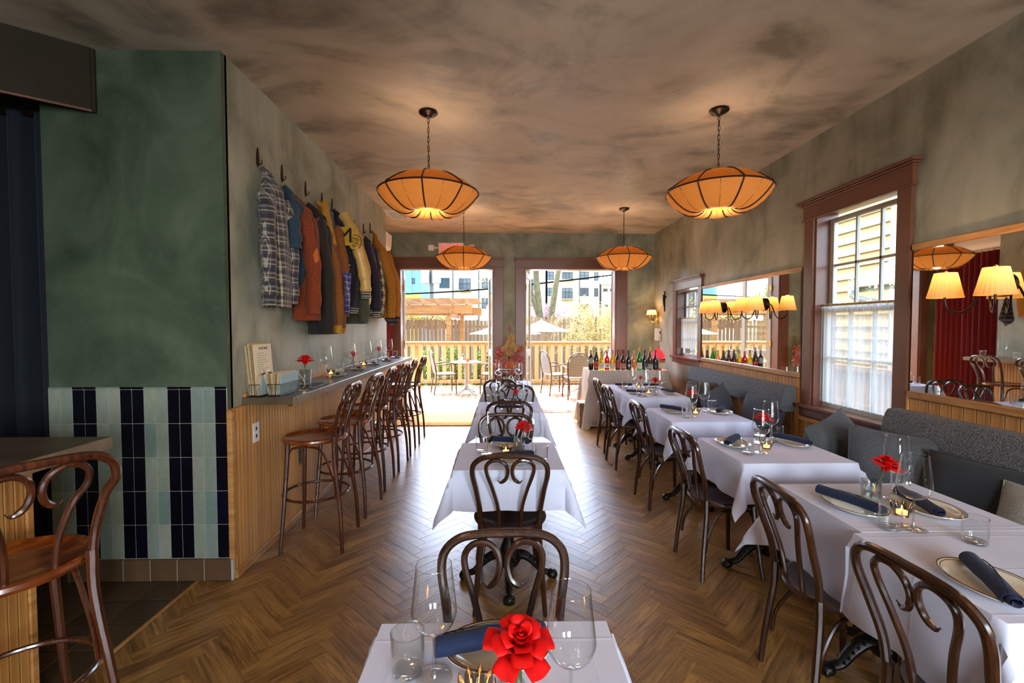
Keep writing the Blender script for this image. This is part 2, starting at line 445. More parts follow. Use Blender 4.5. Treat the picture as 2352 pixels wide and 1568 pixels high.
# ---------------------------------------------------------------- mesh helpers
class B:
    def __init__(s):
        s.v, s.f, s.m = [], [], []
    def add(s, vs, fs, m=0):
        o = len(s.v)
        s.v += [tuple(p) for p in vs]
        s.f += [tuple(i + o for i in q) for q in fs]
        s.m += [m] * len(fs)
        return s
    def box(s, x0, y0, z0, x1, y1, z1, m=0, c=0.0, T=None):
        x0, x1 = min(x0, x1), max(x0, x1); y0, y1 = min(y0, y1), max(y0, y1); z0, z1 = min(z0, z1), max(z0, z1)
        c = min(c, (x1 - x0) * .45, (y1 - y0) * .45, (z1 - z0) * .45)
        if c <= 0:
            vs = [(x, y, z) for z in (z0, z1) for y in (y0, y1) for x in (x0, x1)]
            fs = [(0, 2, 3, 1), (4, 5, 7, 6), (0, 1, 5, 4), (2, 6, 7, 3), (0, 4, 6, 2), (1, 3, 7, 5)]
        else:
            vs, idx = [], {}
            for ix, X in enumerate((x0, x1)):
                for iy, Y in enumerate((y0, y1)):
                    for iz, Z in enumerate((z0, z1)):
                        sx, sy, sz = (c, -c)[ix], (c, -c)[iy], (c, -c)[iz]
                        idx[ix, iy, iz, 0] = len(vs); vs.append((X, Y + sy, Z + sz))
                        idx[ix, iy, iz, 1] = len(vs); vs.append((X + sx, Y, Z + sz))
                        idx[ix, iy, iz, 2] = len(vs); vs.append((X + sx, Y + sy, Z))
            g = lambda a, b, d, k: idx[a, b, d, k]
            fs = []
            for a in (0, 1):
                q = [g(a, 0, 0, 0), g(a, 1, 0, 0), g(a, 1, 1, 0), g(a, 0, 1, 0)]; fs.append(q if a else q[::-1])
                q = [g(0, a, 0, 1), g(1, a, 0, 1), g(1, a, 1, 1), g(0, a, 1, 1)]; fs.append(q[::-1] if a else q)
                q = [g(0, 0, a, 2), g(1, 0, a, 2), g(1, 1, a, 2), g(0, 1, a, 2)]; fs.append(q if a else q[::-1])
            for a in (0, 1):
                for b in (0, 1):
                    q = [g(0, a, b, 1), g(1, a, b, 1), g(1, a, b, 2), g(0, a, b, 2)]; fs.append(q if (a ^ b) else q[::-1])
                    q = [g(a, 0, b, 0), g(a, 1, b, 0), g(a, 1, b, 2), g(a, 0, b, 2)]; fs.append(q[::-1] if (a ^ b) else q)
                    q = [g(a, b, 0, 0), g(a, b, 1, 0), g(a, b, 1, 1), g(a, b, 0, 1)]; fs.append(q if (a ^ b) else q[::-1])
            for a in (0, 1):
                for b in (0, 1):
                    for d in (0, 1):
                        q = [g(a, b, d, 0), g(a, b, d, 1), g(a, b, d, 2)]
                        fs.append(q if (a + b + d) % 2 else q[::-1])
        if T is not None:
            vs = [T @ Vector(p) for p in vs]
        return s.add(vs, fs, m)
    def tube(s, pts, r, n=8, m=0, closed=False, flat=1.0, caps=True):
        P = [Vector(p) for p in pts]
        k = len(P)
        rr = r if isinstance(r, (list, tuple)) else [r] * k
        up = None
        vs, fs = [], []
        for i in range(k):
            if closed:
                t = P[(i + 1) % k] - P[i - 1]
            else:
                t = P[min(i + 1, k - 1)] - P[max(i - 1, 0)]
            t.normalize()
            if up is None:
                up = t.orthogonal().normalized()
            else:
                up = (up - t * up.dot(t))
                if up.length < 1e-6:
                    up = t.orthogonal()
                up.normalize()
            sd = t.cross(up)
            for j in range(n):
                a = 2 * PI * j / n
                vs.append(P[i] + up * math.cos(a) * rr[i] + sd * math.sin(a) * rr[i] * flat)
        for i in range(k if closed else k - 1):
            a, b = i * n, ((i + 1) % k) * n
            for j in range(n):
                q = (j + 1) % n
                fs.append((a + j, a + q, b + q, b + j))
        if caps and not closed:
            fs.append(tuple(range(n))[::-1])
            fs.append(tuple((k - 1) * n + j for j in range(n)))
        return s.add(vs, fs, m)
    def lathe(s, prof, n=24, m=0, c=(0, 0, 0), sx=1., sy=1., fn=None):
        vs, fs, rows = [], [], []
        for (r, z) in prof:
            if r < 1e-6:
                rows.append([len(vs)]); vs.append((c[0], c[1], c[2] + z))
            else:
                rows.append(list(range(len(vs), len(vs) + n)))
                for j in range(n):
                    a = 2 * PI * j / n
                    q = fn(a, r, z) if fn else (r, z)
                    vs.append((c[0] + q[0] * math.cos(a) * sx, c[1] + q[0] * math.sin(a) * sy, c[2] + q[1]))
        for a, b in zip(rows, rows[1:]):
            for j in range(n):
                q = (j + 1) % n
                if len(a) == 1 and len(b) == 1: continue
                if len(a) == 1: fs.append((a[0], b[q], b[j]))
                elif len(b) == 1: fs.append((a[j], a[q], b[0]))
                else: fs.append((a[j], a[q], b[q], b[j]))
        return s.add(vs, fs, m)
    def grid(s, nx, ny, fn, m=0, wrap=False):
        vs = [fn(i / nx, j / ny) for j in range(ny + 1) for i in range(nx + (0 if wrap else 1))]
        w = nx if wrap else nx + 1
        fs = []
        for j in range(ny):
            for i in range(nx):
                q = (i + 1) % w
                fs.append((j * w + i, j * w + q, (j + 1) * w + q, (j + 1) * w + i))
        return s.add(vs, fs, m)
    def prism(s, poly, a, b, axis='z', m=0):
        n = len(poly)
        def P(u, v, w):
            return {'z': (u, v, w), 'y': (u, w, v), 'x': (w, u, v)}[axis]
        vs = [P(u, v, a) for u, v in poly] + [P(u, v, b) for u, v in poly]
        fs = [tuple(range(n))[::-1], tuple(range(n, 2 * n))] + [(i, (i + 1) % n, n + (i + 1) % n, n + i) for i in range(n)]
        return s.add(vs, fs, m)
    def ball(s, c, r, n=10, k=6, m=0):
        if not isinstance(r, (tuple, list)): r = (r, r, r)
        pr = [(math.sin(PI * i / k), -math.cos(PI * i / k)) for i in range(k + 1)]
        vs, fs, rows = [], [], []
        return s.lathe([(a if 1e-6 < a else 0, b) for a, b in [(p[0] if 0 < i < k else 0, p[1] * r[2]) for i, p in enumerate(pr)]], n, m, c, r[0], r[1])
    def mesh(s, name, mats, smooth=35):
        me = bpy.data.meshes.new(name)
        me.from_pydata(s.v, [], s.f)
        for q in (mats if isinstance(mats, (list, tuple)) else [mats]):
            me.materials.append(M[q] if isinstance(q, str) else q)
        if any(s.m):
            me.polygons.foreach_set('material_index', s.m)
        if smooth:
            me.polygons.foreach_set('use_smooth', [True] * len(me.polygons))
            me.set_sharp_from_angle(angle=R_(smooth))
        me.update()
        return me

def obj(name, b, mats=None, parent=None, loc=(0, 0, 0), rot=(0, 0, 0), smooth=35, kind=None):
    me = b.mesh(name, mats, smooth) if isinstance(b, B) else b
    o = bpy.data.objects.new(name, me)
    COL.objects.link(o)
    o.location = loc
    o.rotation_euler = rot
    if parent: o.parent = parent
    if kind: o['kind'] = kind
    return o
def tag(o, label, cat, group=None):
    o['label'] = label; o['category'] = cat
    if group: o['group'] = group
    return o
def thing(name, label, cat, loc=(0, 0, 0), rz=0., group=None, rot=None):
    o = bpy.data.objects.new(name, None)
    o.empty_display_size = .05
    COL.objects.link(o)
    o.location = loc
    o.rotation_euler = rot or (0, 0, rz)
    return tag(o, label, cat, group)
def struct(name, b=None, mats=None, parent=None, smooth=0, label=None):
    if b is None:
        o = bpy.data.objects.new(name, None); COL.objects.link(o)
    else:
        o = obj(name, b, mats, parent, smooth=smooth)
    if parent: o.parent = parent
    else: o['kind'] = 'structure'
    if label: o['label'] = label
    return o
KIDS = {}
def dup(root, loc, rot=None, label=None, group=None, scale=None):
    def cp(o, par):
        c = o.copy(); COL.objects.link(c)
        if par: c.parent = par
        for ch in o.children: cp(ch, c)
        return c
    r = cp(root, None)
    r.location = loc
    if rot is not None: r.rotation_euler = rot if isinstance(rot, (tuple, list)) else (0, 0, rot)
    if scale: r.scale = (scale,) * 3
    if label: r['label'] = label
    if group: r['group'] = group
    return r
PROTO = {}
def inst(kind, loc, rz=0., label=None, scale=None, rot=None):
    """first call moves the built thing itself; later calls copy it with its parts"""
    fn, name, cat, group = KINDS[kind]
    rr = rot or (0, 0, rz)
    if kind not in PROTO:
        t = thing(name, label, cat, loc, 0, group)
        fn(t)
        t.rotation_euler = rr
        if scale: t.scale = (scale,) * 3
        PROTO[kind] = t
        return t
    return dup(PROTO[kind], loc, rr, label, None, scale or 1.0)
def cr(pts, k=6, closed=False):
    """Catmull-Rom through the points"""
    P = [Vector(p) for p in pts]; n = len(P); out = []
    for i in range(n if closed else n - 1):
        a = P[i - 1] if (i or closed) else P[0] * 2 - P[1]
        b, c = P[i], P[(i + 1) % n]
        d = P[(i + 2) % n] if (i + 2 < n or closed) else P[-1] * 2 - P[-2]
        for j in range(k):
            t = j / k
            out.append(.5 * ((2 * b) + (c - a) * t + (2 * a - 5 * b + 4 * c - d) * t * t + (3 * b - a - 3 * c + d) * t ** 3))
    if not closed: out.append(P[-1])
    return out
def text(name, body, size, loc, rot, mat, parent, align='CENTER', extrude=.0008, squash=1.0):
    cu = bpy.data.curves.new(name, 'FONT')
    cu.body = body; cu.size = size; cu.align_x = align; cu.align_y = 'CENTER'; cu.extrude = extrude
    tmp = bpy.data.objects.new(name, cu); COL.objects.link(tmp)
    dg = bpy.context.evaluated_depsgraph_get(); dg.update()
    me = bpy.data.meshes.new_from_object(tmp.evaluated_get(dg))
    bpy.data.objects.remove(tmp)
    me.materials.clear(); me.materials.append(M[mat])
    o = obj(name, me, None, parent, loc, rot)
    o.scale = (squash, 1, 1)
    return o
def leafcloud(b, c, rad, n, size, m=0, seed=0):
    """many small bent leaves scattered through an ellipsoid"""
    rd = random.Random(seed)
    for _ in range(n):
        while True:
            p = Vector((rd.uniform(-1, 1), rd.uniform(-1, 1), rd.uniform(-1, 1)))
            if .25 < p.length < 1: break
        q = Vector(c) + Vector((p.x * rad[0], p.y * rad[1], p.z * rad[2]))
        a = Vector((rd.gauss(0, 1), rd.gauss(0, 1), rd.gauss(0, 1))).normalized() * size * rd.uniform(.6, 1.3)
        d = a.orthogonal().normalized() * size * .35
        u = a.cross(d).normalized() * size * .15
        b.add([q - a * .5, q + d + u, q + a * .5, q - d + u], [(0, 1, 2), (0, 2, 3)], m)
# ================================================================ ROOM SHELL
H, XL, XR, YB = 3.11, -1.63, 2.64, 8.0

# ---- floor of herringbone oak: the 300 pieces that show largest are parts, the rest one joined part
def build_floor():
    fl = struct('floor', B().box(-1.82, -3.2, -.12, 2.9, 8.2, -.0095).box(-2.3, 2.74, -.12, -1.8, 8.2, -.0095), 'bent')
    w, n, g, th = .08, 5, .0004, .009
    c45 = math.sqrt(.5)
    def plank_mesh(seed):
        b = B().box(g, g, -th, n * w - g, w - g, 0, c=.0008)
        me = b.mesh('plank', 'floor', 0)
        uv = me.uv_layers.new(name='UVMap')
        for lp in me.loops:
            co = me.vertices[lp.vertex_index].co
            uv.data[lp.index].uv = (co.x + seed * 3.7, co.y + seed * 1.9)
        at = me.attributes.new('rnd', 'FLOAT', 'POINT')
        v = random.random()
        at.data.foreach_set('value', [v] * len(me.vertices))
        return me
    variants = [plank_mesh(i) for i in range(14)]
    def world(u, v):
        return ((u - v) * c45 - 1.10, (u + v) * c45 + .03)
    cand = []
    for i in range(-40, 150):
        for j in range(-40, 150):
            m = (i - j) % (2 * n)
            if m == 0: base, ang = (i * w, j * w), PI / 4
            elif m == 2 * n - 1: base, ang = ((i + 1) * w, j * w), 3 * PI / 4
            else: continue
            bx, by = world(*base)
            cs, sn = math.cos(ang), math.sin(ang)
            cor = [(bx + cs * a - sn * q, by + sn * a + cs * q) for a, q in ((0, 0), (n * w, 0), (n * w, w), (0, w))]
            cx = sum(p[0] for p in cor) / 4; cy = sum(p[1] for p in cor) / 4
            if cx < -2.2 or cx > 2.5 or cy < .5 or cy > 8.15: continue
            if cx < -1.75 and cy > 2.95: continue
            d = cy
            px, py = 1153 + 1060 * cx / max(cy, .1), 748 + 1060 * 1.52 / max(cy, .1)
            seen = 0 < px < 2352 and py < 1600
            if cx > 1.95 or (cy > 2.74 and cx < -1.62): seen = False
            if abs(cx) < .3 and cy < 1.25: seen = False
            cand.append((0 if seen else 1, cy, bx, by, ang, cor))
    cand.sort()
    rest = B(); uvs = []; rn = []
    k = 0
    for s, cy, bx, by, ang, cor in cand:
        clip = min(p[0] for p in cor) < -1.805 and cy < 2.95
        if k < 290 and s == 0 and not clip:
            o = bpy.data.objects.new('plank', variants[random.randrange(14)])
            COL.objects.link(o); o.parent = fl
            o.location = (bx, by, random.uniform(-.0004, .0003)); o.rotation_euler = (0, 0, ang)
            k += 1
        else:
            poly = cor
            if clip:
                out = []
                for a, q in zip(poly, poly[1:] + poly[:1]):
                    ia, iq = a[0] >= -1.805, q[0] >= -1.805
                    if ia: out.append(a)
                    if ia != iq:
                        t = (-1.805 - a[0]) / (q[0] - a[0])
                        out.append((-1.805, a[1] + t * (q[1] - a[1])))
                poly = out
                if len(poly) < 3: continue
            cx = sum(p[0] for p in poly) / len(poly); cy2 = sum(p[1] for p in poly) / len(poly)
            pl = [(cx + (p[0] - cx) * (1 - g * 9), cy2 + (p[1] - cy2) * (1 - g * 9)) for p in poly]
            n0 = len(rest.v)
            rest.prism(pl, -th, 0)
            r = random.random()
            su = random.randrange(60)
            cs, sn = math.cos(-ang), math.sin(-ang)
            for p in rest.v[n0:]:
                x, y = p[0] - bx, p[1] - by
                uvs.append((cs * x - sn * y + su * 3.7, sn * x + cs * y + su * 1.9)); rn.append(r)
    me = rest.mesh('planks', 'floor', 0)
    uv = me.uv_layers.new(name='UVMap')
    for lp in me.loops: uv.data[lp.index].uv = uvs[lp.vertex_index]
    at = me.attributes.new('rnd', 'FLOAT', 'POINT'); at.data.foreach_set('value', rn)
    obj('planks', me, parent=fl, kind='stuff')
build_floor()

def build_tile_floor():
    fl = struct('floor', B().box(-4.6, -3.2, -.12, -1.82, 2.76, -.006), 'grout')
    me = B().box(.003, .003, -.008, .197, .197, .001, c=.002).mesh('tile', 'tile_floor', 0)
    for i in range(6):
        for j in range(9):
            o = obj('tile', me, parent=fl, loc=(-2.025 - .2 * i, 2.55 - .2 * j, random.uniform(-.0008, .0008)))
    struct('trim_1', B().box(-1.826, -3.2, -.02, -1.805, 2.745, .002, c=.002), 'trim_oak')
build_tile_floor()

struct('ceiling', B().box(-4.7, -3.4, H, 2.86, 8.75, H + .22), 'plaster_ceiling')

# ---- left wall with its oak bead-board dado
struct('wall_left', B().box(-1.95, 2.80, 1.0, XL, 6.56, H).box(-1.95, 2.80, 0, XL, 6.56, 1.0), 'plaster_wall')
struct('wall_left', B().box(-2.15, 6.56, 0, -2.02, 8.18, H).box(-2.1, 6.54, 0, -1.9, 6.56, H), 'plaster_back')
def bead_row(parent, x, y0, y1, z0, z1, step, face=1, name='bead_board', lim=400):
    d = .012
    me = B().box(0, .0014, z0, d * face, step - .0014, z1, c=.003).mesh('bead_board', 'bead', 0)
    k = 0
    y = y0
    while y < y1 - .004:
        o = obj(name, me, parent=parent, loc=(x, y, 0))
        if y + step > y1: o.scale = (1, (y1 - y) / step, 1)
        y += step; k += 1
    return k
dado = struct('trim_2', B().box(-1.63, 2.752, 0, -1.612, 6.56, 1.025), 'trim_oak')
bead_row(dado, -1.612, 2.772, 6.55, .05, 1.025, .04)
obj('corner_strip', B().box(-1.628, 2.742, .13, -1.597, 2.772, 1.02, c=.003), 'trim_oak', dado)
obj('base_strip', B().box(-1.612, 2.76, 0, -1.588, 6.56, .055, c=.004), 'trim_oak', dado)

# ---- tiled wall that faces the room
def build_tiled_wall():
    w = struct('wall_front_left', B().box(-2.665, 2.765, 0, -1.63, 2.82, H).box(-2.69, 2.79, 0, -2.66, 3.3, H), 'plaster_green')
    obj('mortar', B().box(-2.665, 2.757, 0, -1.632, 2.766, 1.15), 'grout', w)
    cw, rh, x0, z0 = .0688, .2025, -2.664, .132
    me = B().box(.0013, -.0022, .0013, cw - .0013, .004, rh - .0013, c=.0008)
    ml, md = me.mesh('tile', 'tile_light', 0), me.mesh('tile', 'tile_dark', 0)
    cap = B().box(.0008, -.006, .0008, cw - .0008, .004, .0145, c=.003)
    cl, cd = cap.mesh('cap_tile', 'tile_light', 0), cap.mesh('cap_tile', 'tile_dark', 0)
    for c in range(15):
        dark = (c // 2) % 2 == 1
        for r in range(5):
            obj('tile', md if dark else ml, parent=w, loc=(x0 + cw * c, 2.757, z0 + r * rh))
        obj('cap_tile', cd if dark else cl, parent=w, loc=(x0 + cw * c, 2.757, z0 + 5 * rh))
    sk = B().box(.002, -.02, 0, .157, .004, .128, c=.003).mesh('skirting_tile', 'tile_brown', 0)
    obj('mortar', B().box(-2.88, 2.740, .002, -1.618, 2.758, .128), 'grout', w)
    for i in range(7):
        o = obj('skirting_tile', sk, parent=w, loc=(-1.775 - .158 * i, 2.757, .002))
    obj('skirting_tile', B().box(-1.616, 2.737, .002, -1.602, 2.761, .13, c=.002), 'grout', w)
build_tiled_wall()

# dark bar side of the room
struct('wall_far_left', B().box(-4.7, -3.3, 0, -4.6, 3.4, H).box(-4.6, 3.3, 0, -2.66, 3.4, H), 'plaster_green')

# ---- wall behind the camera, with its two street windows
def build_rear():
    b = B()
    xs = [-4.6] + [q for wx, ww in REAR_WINDOWS for q in (wx - ww / 2, wx + ww / 2)] + [2.82]
    for i in range(0, len(xs), 2):
        b.box(xs[i], -3.3, 0, xs[i + 1], -3.2, H)
    for wx, ww in REAR_WINDOWS:
        b.box(wx - ww / 2, -3.3, 0, wx + ww / 2, -3.2, 1.0).box(wx - ww / 2, -3.3, 2.5, wx + ww / 2, -3.2, H)
    struct('wall_rear', b, 'plaster_wall')
    for i, (wx, ww) in enumerate(REAR_WINDOWS):
        f = B()
        a, c = wx - ww / 2, wx + ww / 2
        for x in (a, wx - .02, c - .04): f.box(x, -3.28, 1.0, x + .04, -3.22, 2.5)
        for z in (1.0, 1.72, 2.46): f.box(a, -3.28, z, c, -3.22, z + .04)
        w = struct('window_%d' % (3 + i), f, 'red_trim')
        obj('pane', B().box(a, -3.252, 1.0, c, -3.248, 2.5), 'window_glass', w)
build_rear()

# ---- back wall with the two open doorways
D1, D2, DH = (-1.77, -.13), (.385, 1.985), 2.52
def build_back():
    b = B()
    for x0, x1 in ((-2.15, D1[0]), (D1[1], D2[0]), (D2[1], 2.86)):
        b.box(x0, YB, 0, x1, YB + .18, H)
    for d in (D1, D2):
        b.box(d[0], YB, DH, d[1], YB + .18, H)
    struct('wall_back', b, 'plaster_back')
    for i, (d, cl, cr_) in enumerate(((D1, .13, .15), (D2, .15, .19))):
        x0, x1 = d
        j = B()
        j.box(x0 - .001, YB - .004, 0, x0 + .025, YB + .2, DH, c=.003).box(x1 - .025, YB - .004, 0, x1 + .001, YB + .2, DH, c=.003)
        j.box(x0 + .025, YB - .004, DH - .025, x1 - .025, YB + .2, DH + .001, c=.003)
        dr = struct('door_%d' % (i + 1), j, 'red_trim')
        obj('side_casing', B().box(x0 - cl, YB - .022, 0, x0 + .004, YB, DH + .004, c=.004), 'red_trim', dr)
        obj('side_casing', B().box(x1 - .004, YB - .022, 0, x1 + cr_, YB, DH + .004, c=.004), 'red_trim', dr)
        hd = obj('header', B().box(x0 - cl - .005, YB - .026, DH + .006, x1 + cr_ + .005, YB, DH + .145, c=.003), 'red_trim', dr)
        obj('crown', B().box(x0 - cl - .03, YB - .055, DH + .145, x1 + cr_ + .03, YB, DH + .172, c=.006).box(x0 - cl - .015, YB - .04, DH + .13, x1 + cr_ + .015, YB, DH + .146, c=.004), 'red_trim', hd)
        obj('bead', B().box(x0 - cl - .02, YB - .034, DH - .004, x1 + cr_ + .02, YB, DH + .012, c=.003), 'red_trim', hd)
        obj('threshold', B().box(x0, YB - .01, -.004, x1, YB + .25, .012, c=.004), 'chrome', dr)
        obj('latch_plate', B().box((x0 + x1) / 2 - .04, YB + .03, DH - .032, (x0 + x1) / 2 + .04, YB + .07, DH - .024), 'brass', dr)
        lw = (x1 - x0) / 2 - .03
        angs = ((100, 83), (80, 108))[i]
        for sgn, hx, an in ((1, x0 + .02, angs[0]), (-1, x1 - .02, angs[1])):
            lf = thing('door_leaf', '', 'door', (hx, YB + .2, 0), R_(an) if sgn > 0 else R_(180 - an))
            for kx in ('label', 'category'): del lf[kx]
            lf.parent = dr
            q = B()
            st = .1
            q.box(0, -.02, .02, st, .02, DH - .03, c=.004).box(lw - st, -.02, .02, lw, .02, DH - .03, c=.004)
            for z0, z1 in ((.02, .28), (.95, 1.07), (DH - .14, DH - .03)):
                q.box(st, -.02, z0, lw - st, .02, z1, c=.004)
            obj('leaf_frame', q, 'wash' if (i == 1 and sgn > 0) else 'white_paint', lf)
            obj('door_pane', B().box(st, -.003, 1.07, lw - st, .003, DH - .14).box(st, -.003, .28, lw - st, .003, .95), 'window_glass', lf)
            for hz in (.3, 1.2, 2.2):
                obj('hinge', B().tube([(0, -.024, hz - .05), (0, -.024, hz + .05)], .008, 8).box(0, -.022, hz - .05, .035, -.019, hz + .05), 'brass', lf)
build_back()

# ---- right wall with two windows
WIN1, WIN2 = (3.03, 3.86, .84, 2.47), (6.13, 6.92, 1.07, 2.10)
def build_right():
    b = B()
    t = XR + .18
    def wall(y0, y1, z0, z1): b.box(XR, y0, z0, t, y1, z1)
    wall(-3.3, WIN1[0], 0, H); wall(WIN1[1], WIN2[0], 0, H); wall(WIN2[1], 8.18, 0, H)
    for w in (WIN1, WIN2):
        wall(w[0], w[1], 0, w[2]); wall(w[0], w[1], w[3], H)
    struct('wall_right', b, 'plaster_wall')
    for i, (w, cw, hh, cols) in enumerate(((WIN1, .11, .145, 3), (WIN2, .105, .13, 2))):
        y0, y1, z0, z1 = w
        hz = z1 - .05
        j = B()
        j.box(XR - .005, y0 - .001, z0, t, y0 + .022, z1, c=.003).box(XR - .005, y1 - .022, z0, t, y1 + .001, z1, c=.003)
        j.box(XR + .02, y0 + .022, z1 - .022, t, y1 - .022, z1, c=.003)
        wi = struct('window_%d' % (i + 1), j, 'red_trim')
        for s0, s1 in ((y0 - cw, y0 + .004), (y1 - .004, y1 + cw)):
            obj('side_casing', B().box(XR - .024, s0, z0 - .02, XR, s1, hz, c=.004), 'red_trim', wi)
        hd = obj('header', B().box(XR - .028, y0 - cw - .01, hz, XR, y1 + cw + .01, hz + hh, c=.003), 'red_trim', wi)
        obj('crown', B().box(XR - .07, y0 - cw - .05, hz + hh, XR, y1 + cw + .05, hz + hh + .02, c=.004).box(XR - .055, y0 - cw - .035, hz + hh - .014, XR, y1 + cw + .035, hz + hh, c=.004).box(XR - .04, y0 - cw - .02, hz + hh - .03, XR, y1 + cw + .02, hz + hh - .014, c=.003), 'red_trim', hd)
        obj('bead', B().box(XR - .036, y0 - cw - .022, hz - .006, XR, y1 + cw + .022, hz + .008, c=.003), 'red_trim', hd)
        obj('sill', B().box(XR - .06, y0 - cw - .03, z0 - .025, t - .02, y1 + cw + .03, z0 + .004, c=.006), 'red_trim', wi)
        obj('apron', B().box(XR - .03, y0 - cw, z0 - .095, XR, y1 + cw, z0 - .025, c=.004), 'red_trim', wi)
        mid = (z0 + z1 - .05) / 2 + .02
        for k, (a, c, x) in enumerate(((mid - .02, z1 - .06, XR + .115), (z0 + .004, mid + .02, XR + .075))):
            q = B()
            q.box(x, y0 + .022, a, x + .035, y0 + .062, c).box(x, y1 - .062, a, x + .035, y1 - .022, c)
            q.box(x, y0 + .062, a, x + .035, y1 - .062, a + .04).box(x, y0 + .062, c - .035, x + .035, y1 - .062, c)
            sa = obj('sash', q, 'win_sash', wi)
            for n in range(1, cols):
                yy = y0 + .062 + (y1 - y0 - .124) * n / cols
                obj('muntin', B().box(x + .006, yy - .009, a + .04, x + .03, yy + .009, c - .035), 'win_sash', sa)
            zz = (a + c) / 2
            obj('muntin', B().box(x + .006, y0 + .062, zz - .009, x + .03, y1 - .062, zz + .009), 'win_sash', sa)
            pa = (y1 - y0 - .124) / cols
            for n in range(cols):
                for z_a, z_b in ((a + .04, zz - .009), (zz + .009, c - .035)):
                    obj('pane', B().box(x + .016, y0 + .062 + pa * n + .009, z_a, x + .019, y0 + .062 + pa * (n + 1) - .009, z_b), 'window_glass', sa)
M['win_sash'] = plain('pale_sash', '#b9b3a4', .45)
build_right()

# wainscot of the right wall (behind the banquette, below mirrors and sill)
ws = struct('trim_3', B().box(XR - .008, .3, 0, XR, 2.92, 1.06).box(XR - .008, 2.92, 0, XR, 3.98, .72).box(XR - .008, 3.98, 0, XR, 6.02, 1.06), 'trim_oak')
bead_row(ws, XR - .008, .32, 2.9, .45, 1.055, .072, -1)
bead_row(ws, XR - .008, 2.92, 3.97, .0, .70, .05, -1)
bead_row(ws, XR - .008, 4.0, 6.0, .45, 1.055, .05, -1)
obj('cap_rail', B().box(XR - .035, 2.915, .70, XR, 3.99, .735, c=.005), 'trim_oak', ws)
obj('end_strip', B().box(XR - .03, 2.9, .7, XR, 2.918, 1.075, c=.003), 'trim_oak', ws)
obj('end_strip', B().box(XR - .03, 6.0, .0, XR, 6.022, 1.075, c=.003), 'trim_oak', ws)
struct('baseboard_right', B().box(XR - .02, 6.03, 0, XR, 8.0, .12, c=.004), 'red_trim')
struct('baseboard_back', B().box(-.0, YB - .02, 0, .23, YB, .12, c=.004).box(2.2, YB - .02, 0, XR - .02, YB, .12, c=.004), 'red_trim')
# ================================================================ BENTWOOD CHAIRS AND STOOLS
def bentwood(t, sh, th, sr, mat, seatmat, ring=False):
    """local +y is the way the sitter faces; sh seat height, th top of the back"""
    fx, fy = .185, -.215
    if ring: fx, fy = .2, -.235
    bx, by = .152, -.178
    for s in (-1, 1):
        # rear leg from floor to seat, where the back hoop carries on
        p = cr([(s * fx, fy, 0), (s * (fx - .012), fy + .012, sh * .35), (s * (bx + .004), by - .002, sh * .8), (s * bx, by, sh + .02)], 5)
        k = len(p)
        obj('leg', B().tube(p, [.0125 + .0055 * (i / (k - 1)) for i in range(k)], 8), mat, t)
        q = cr([(s * (sr - .015), sr * .78, 0), (s * (sr - .035), sr * .70, sh * .35), (s * (sr - .06), sr * .62, sh * .8), (s * (sr - .068), sr * .6, sh - .015)], 5)
        k = len(q)
        obj('leg', B().tube(q, [.012 + .006 * (i / (k - 1)) for i in range(k)], 8), mat, t)
        # bent brace: rises from the rear leg and curls under the seat to the front leg
        zb = sh - .30 if not ring else sh - .36
        def leg_at(z):
            f = z / sh
            return Vector((s * (fx - (fx - bx) * f), fy + (by - fy) * f, z))
        a = leg_at(zb) + Vector((-s * .018, .018, 0))
        br = cr([a, a + Vector((-s * .004, .02, .10)), (s * (sr - .075), -.09, sh - .085), (s * (sr - .07), .0, sh - .052), (s * (sr - .07), sr * .45, sh - .06), (s * (sr - .072), sr * .56, sh - .09)], 6)
        obj('brace', B().tube(br, .0085, 7), mat, t)
    z = th
    half = [(bx, by, sh + .0), (bx + .008, by - .012, sh + .10), (bx + .024, by - .045, sh + .21), (bx + .040, by - .073, th - .10), (bx + .030, by - .086, th - .045), (bx - .015, by - .096, th - .010), (bx - .08, by - .099, th), (0, by - .1, th + .001)]
    hoop = cr(half[:-1] + [half[-1]] + [(-x, y, zz) for x, y, zz in half[-2::-1]], 5)
    obj('back_frame', B().tube(hoop, .0142, 10), mat, t)
    def yb(zz):
        f = max(0, min(1, (zz - sh) / (th - sh)))
        return by - .1 * f + .004
    for s in (-1, 1):
        pts = [(.055, sh - .03), (.062, sh + .10), (.088, sh + .21), (.118, th - .10), (.120, th - .055), (.095, th - .028), (.055, th - .024), (.022, th - .048), (.0115, th - .088), (.022, th - .128), (.048, th - .148), (.064, th - .135)]
        c = cr([(s * x, yb(zz) - (.004 if zz < sh else 0), zz) for x, zz in pts], 6)
        k = len(c)
        obj('scroll', B().tube(c, [.0105 if i < k - 9 else .0105 * max(.25, (k - 1 - i) / 9) for i in range(k)], 8), mat, t)
    prof = [(0, -.028), (sr - .03, -.03), (sr - .006, -.026), (sr, -.014), (sr - .003, -.002), (sr - .014, .002), (sr - .026, -.002), (sr - .034, -.008), (sr * .5, -.012), (0, -.013)]
    st = obj('seat', B().lathe([(r, sh + zz) for r, zz in prof], 40), seatmat, t)
    if ring:
        rz = .355
        rr = .215
        c = [(rr * math.cos(2 * PI * i / 40), -.005 + rr * math.sin(2 * PI * i / 40), rz) for i in range(40)]
        obj('foot_ring', B().tube(c, .0095, 8, closed=True), mat, t)
def k_chair(t): bentwood(t, .46, .862, .205, 'bent', 'seat_dark')
def k_stool(t): bentwood(t, .755, 1.115, .215, 'bent_stool', 'seat_warm', True)

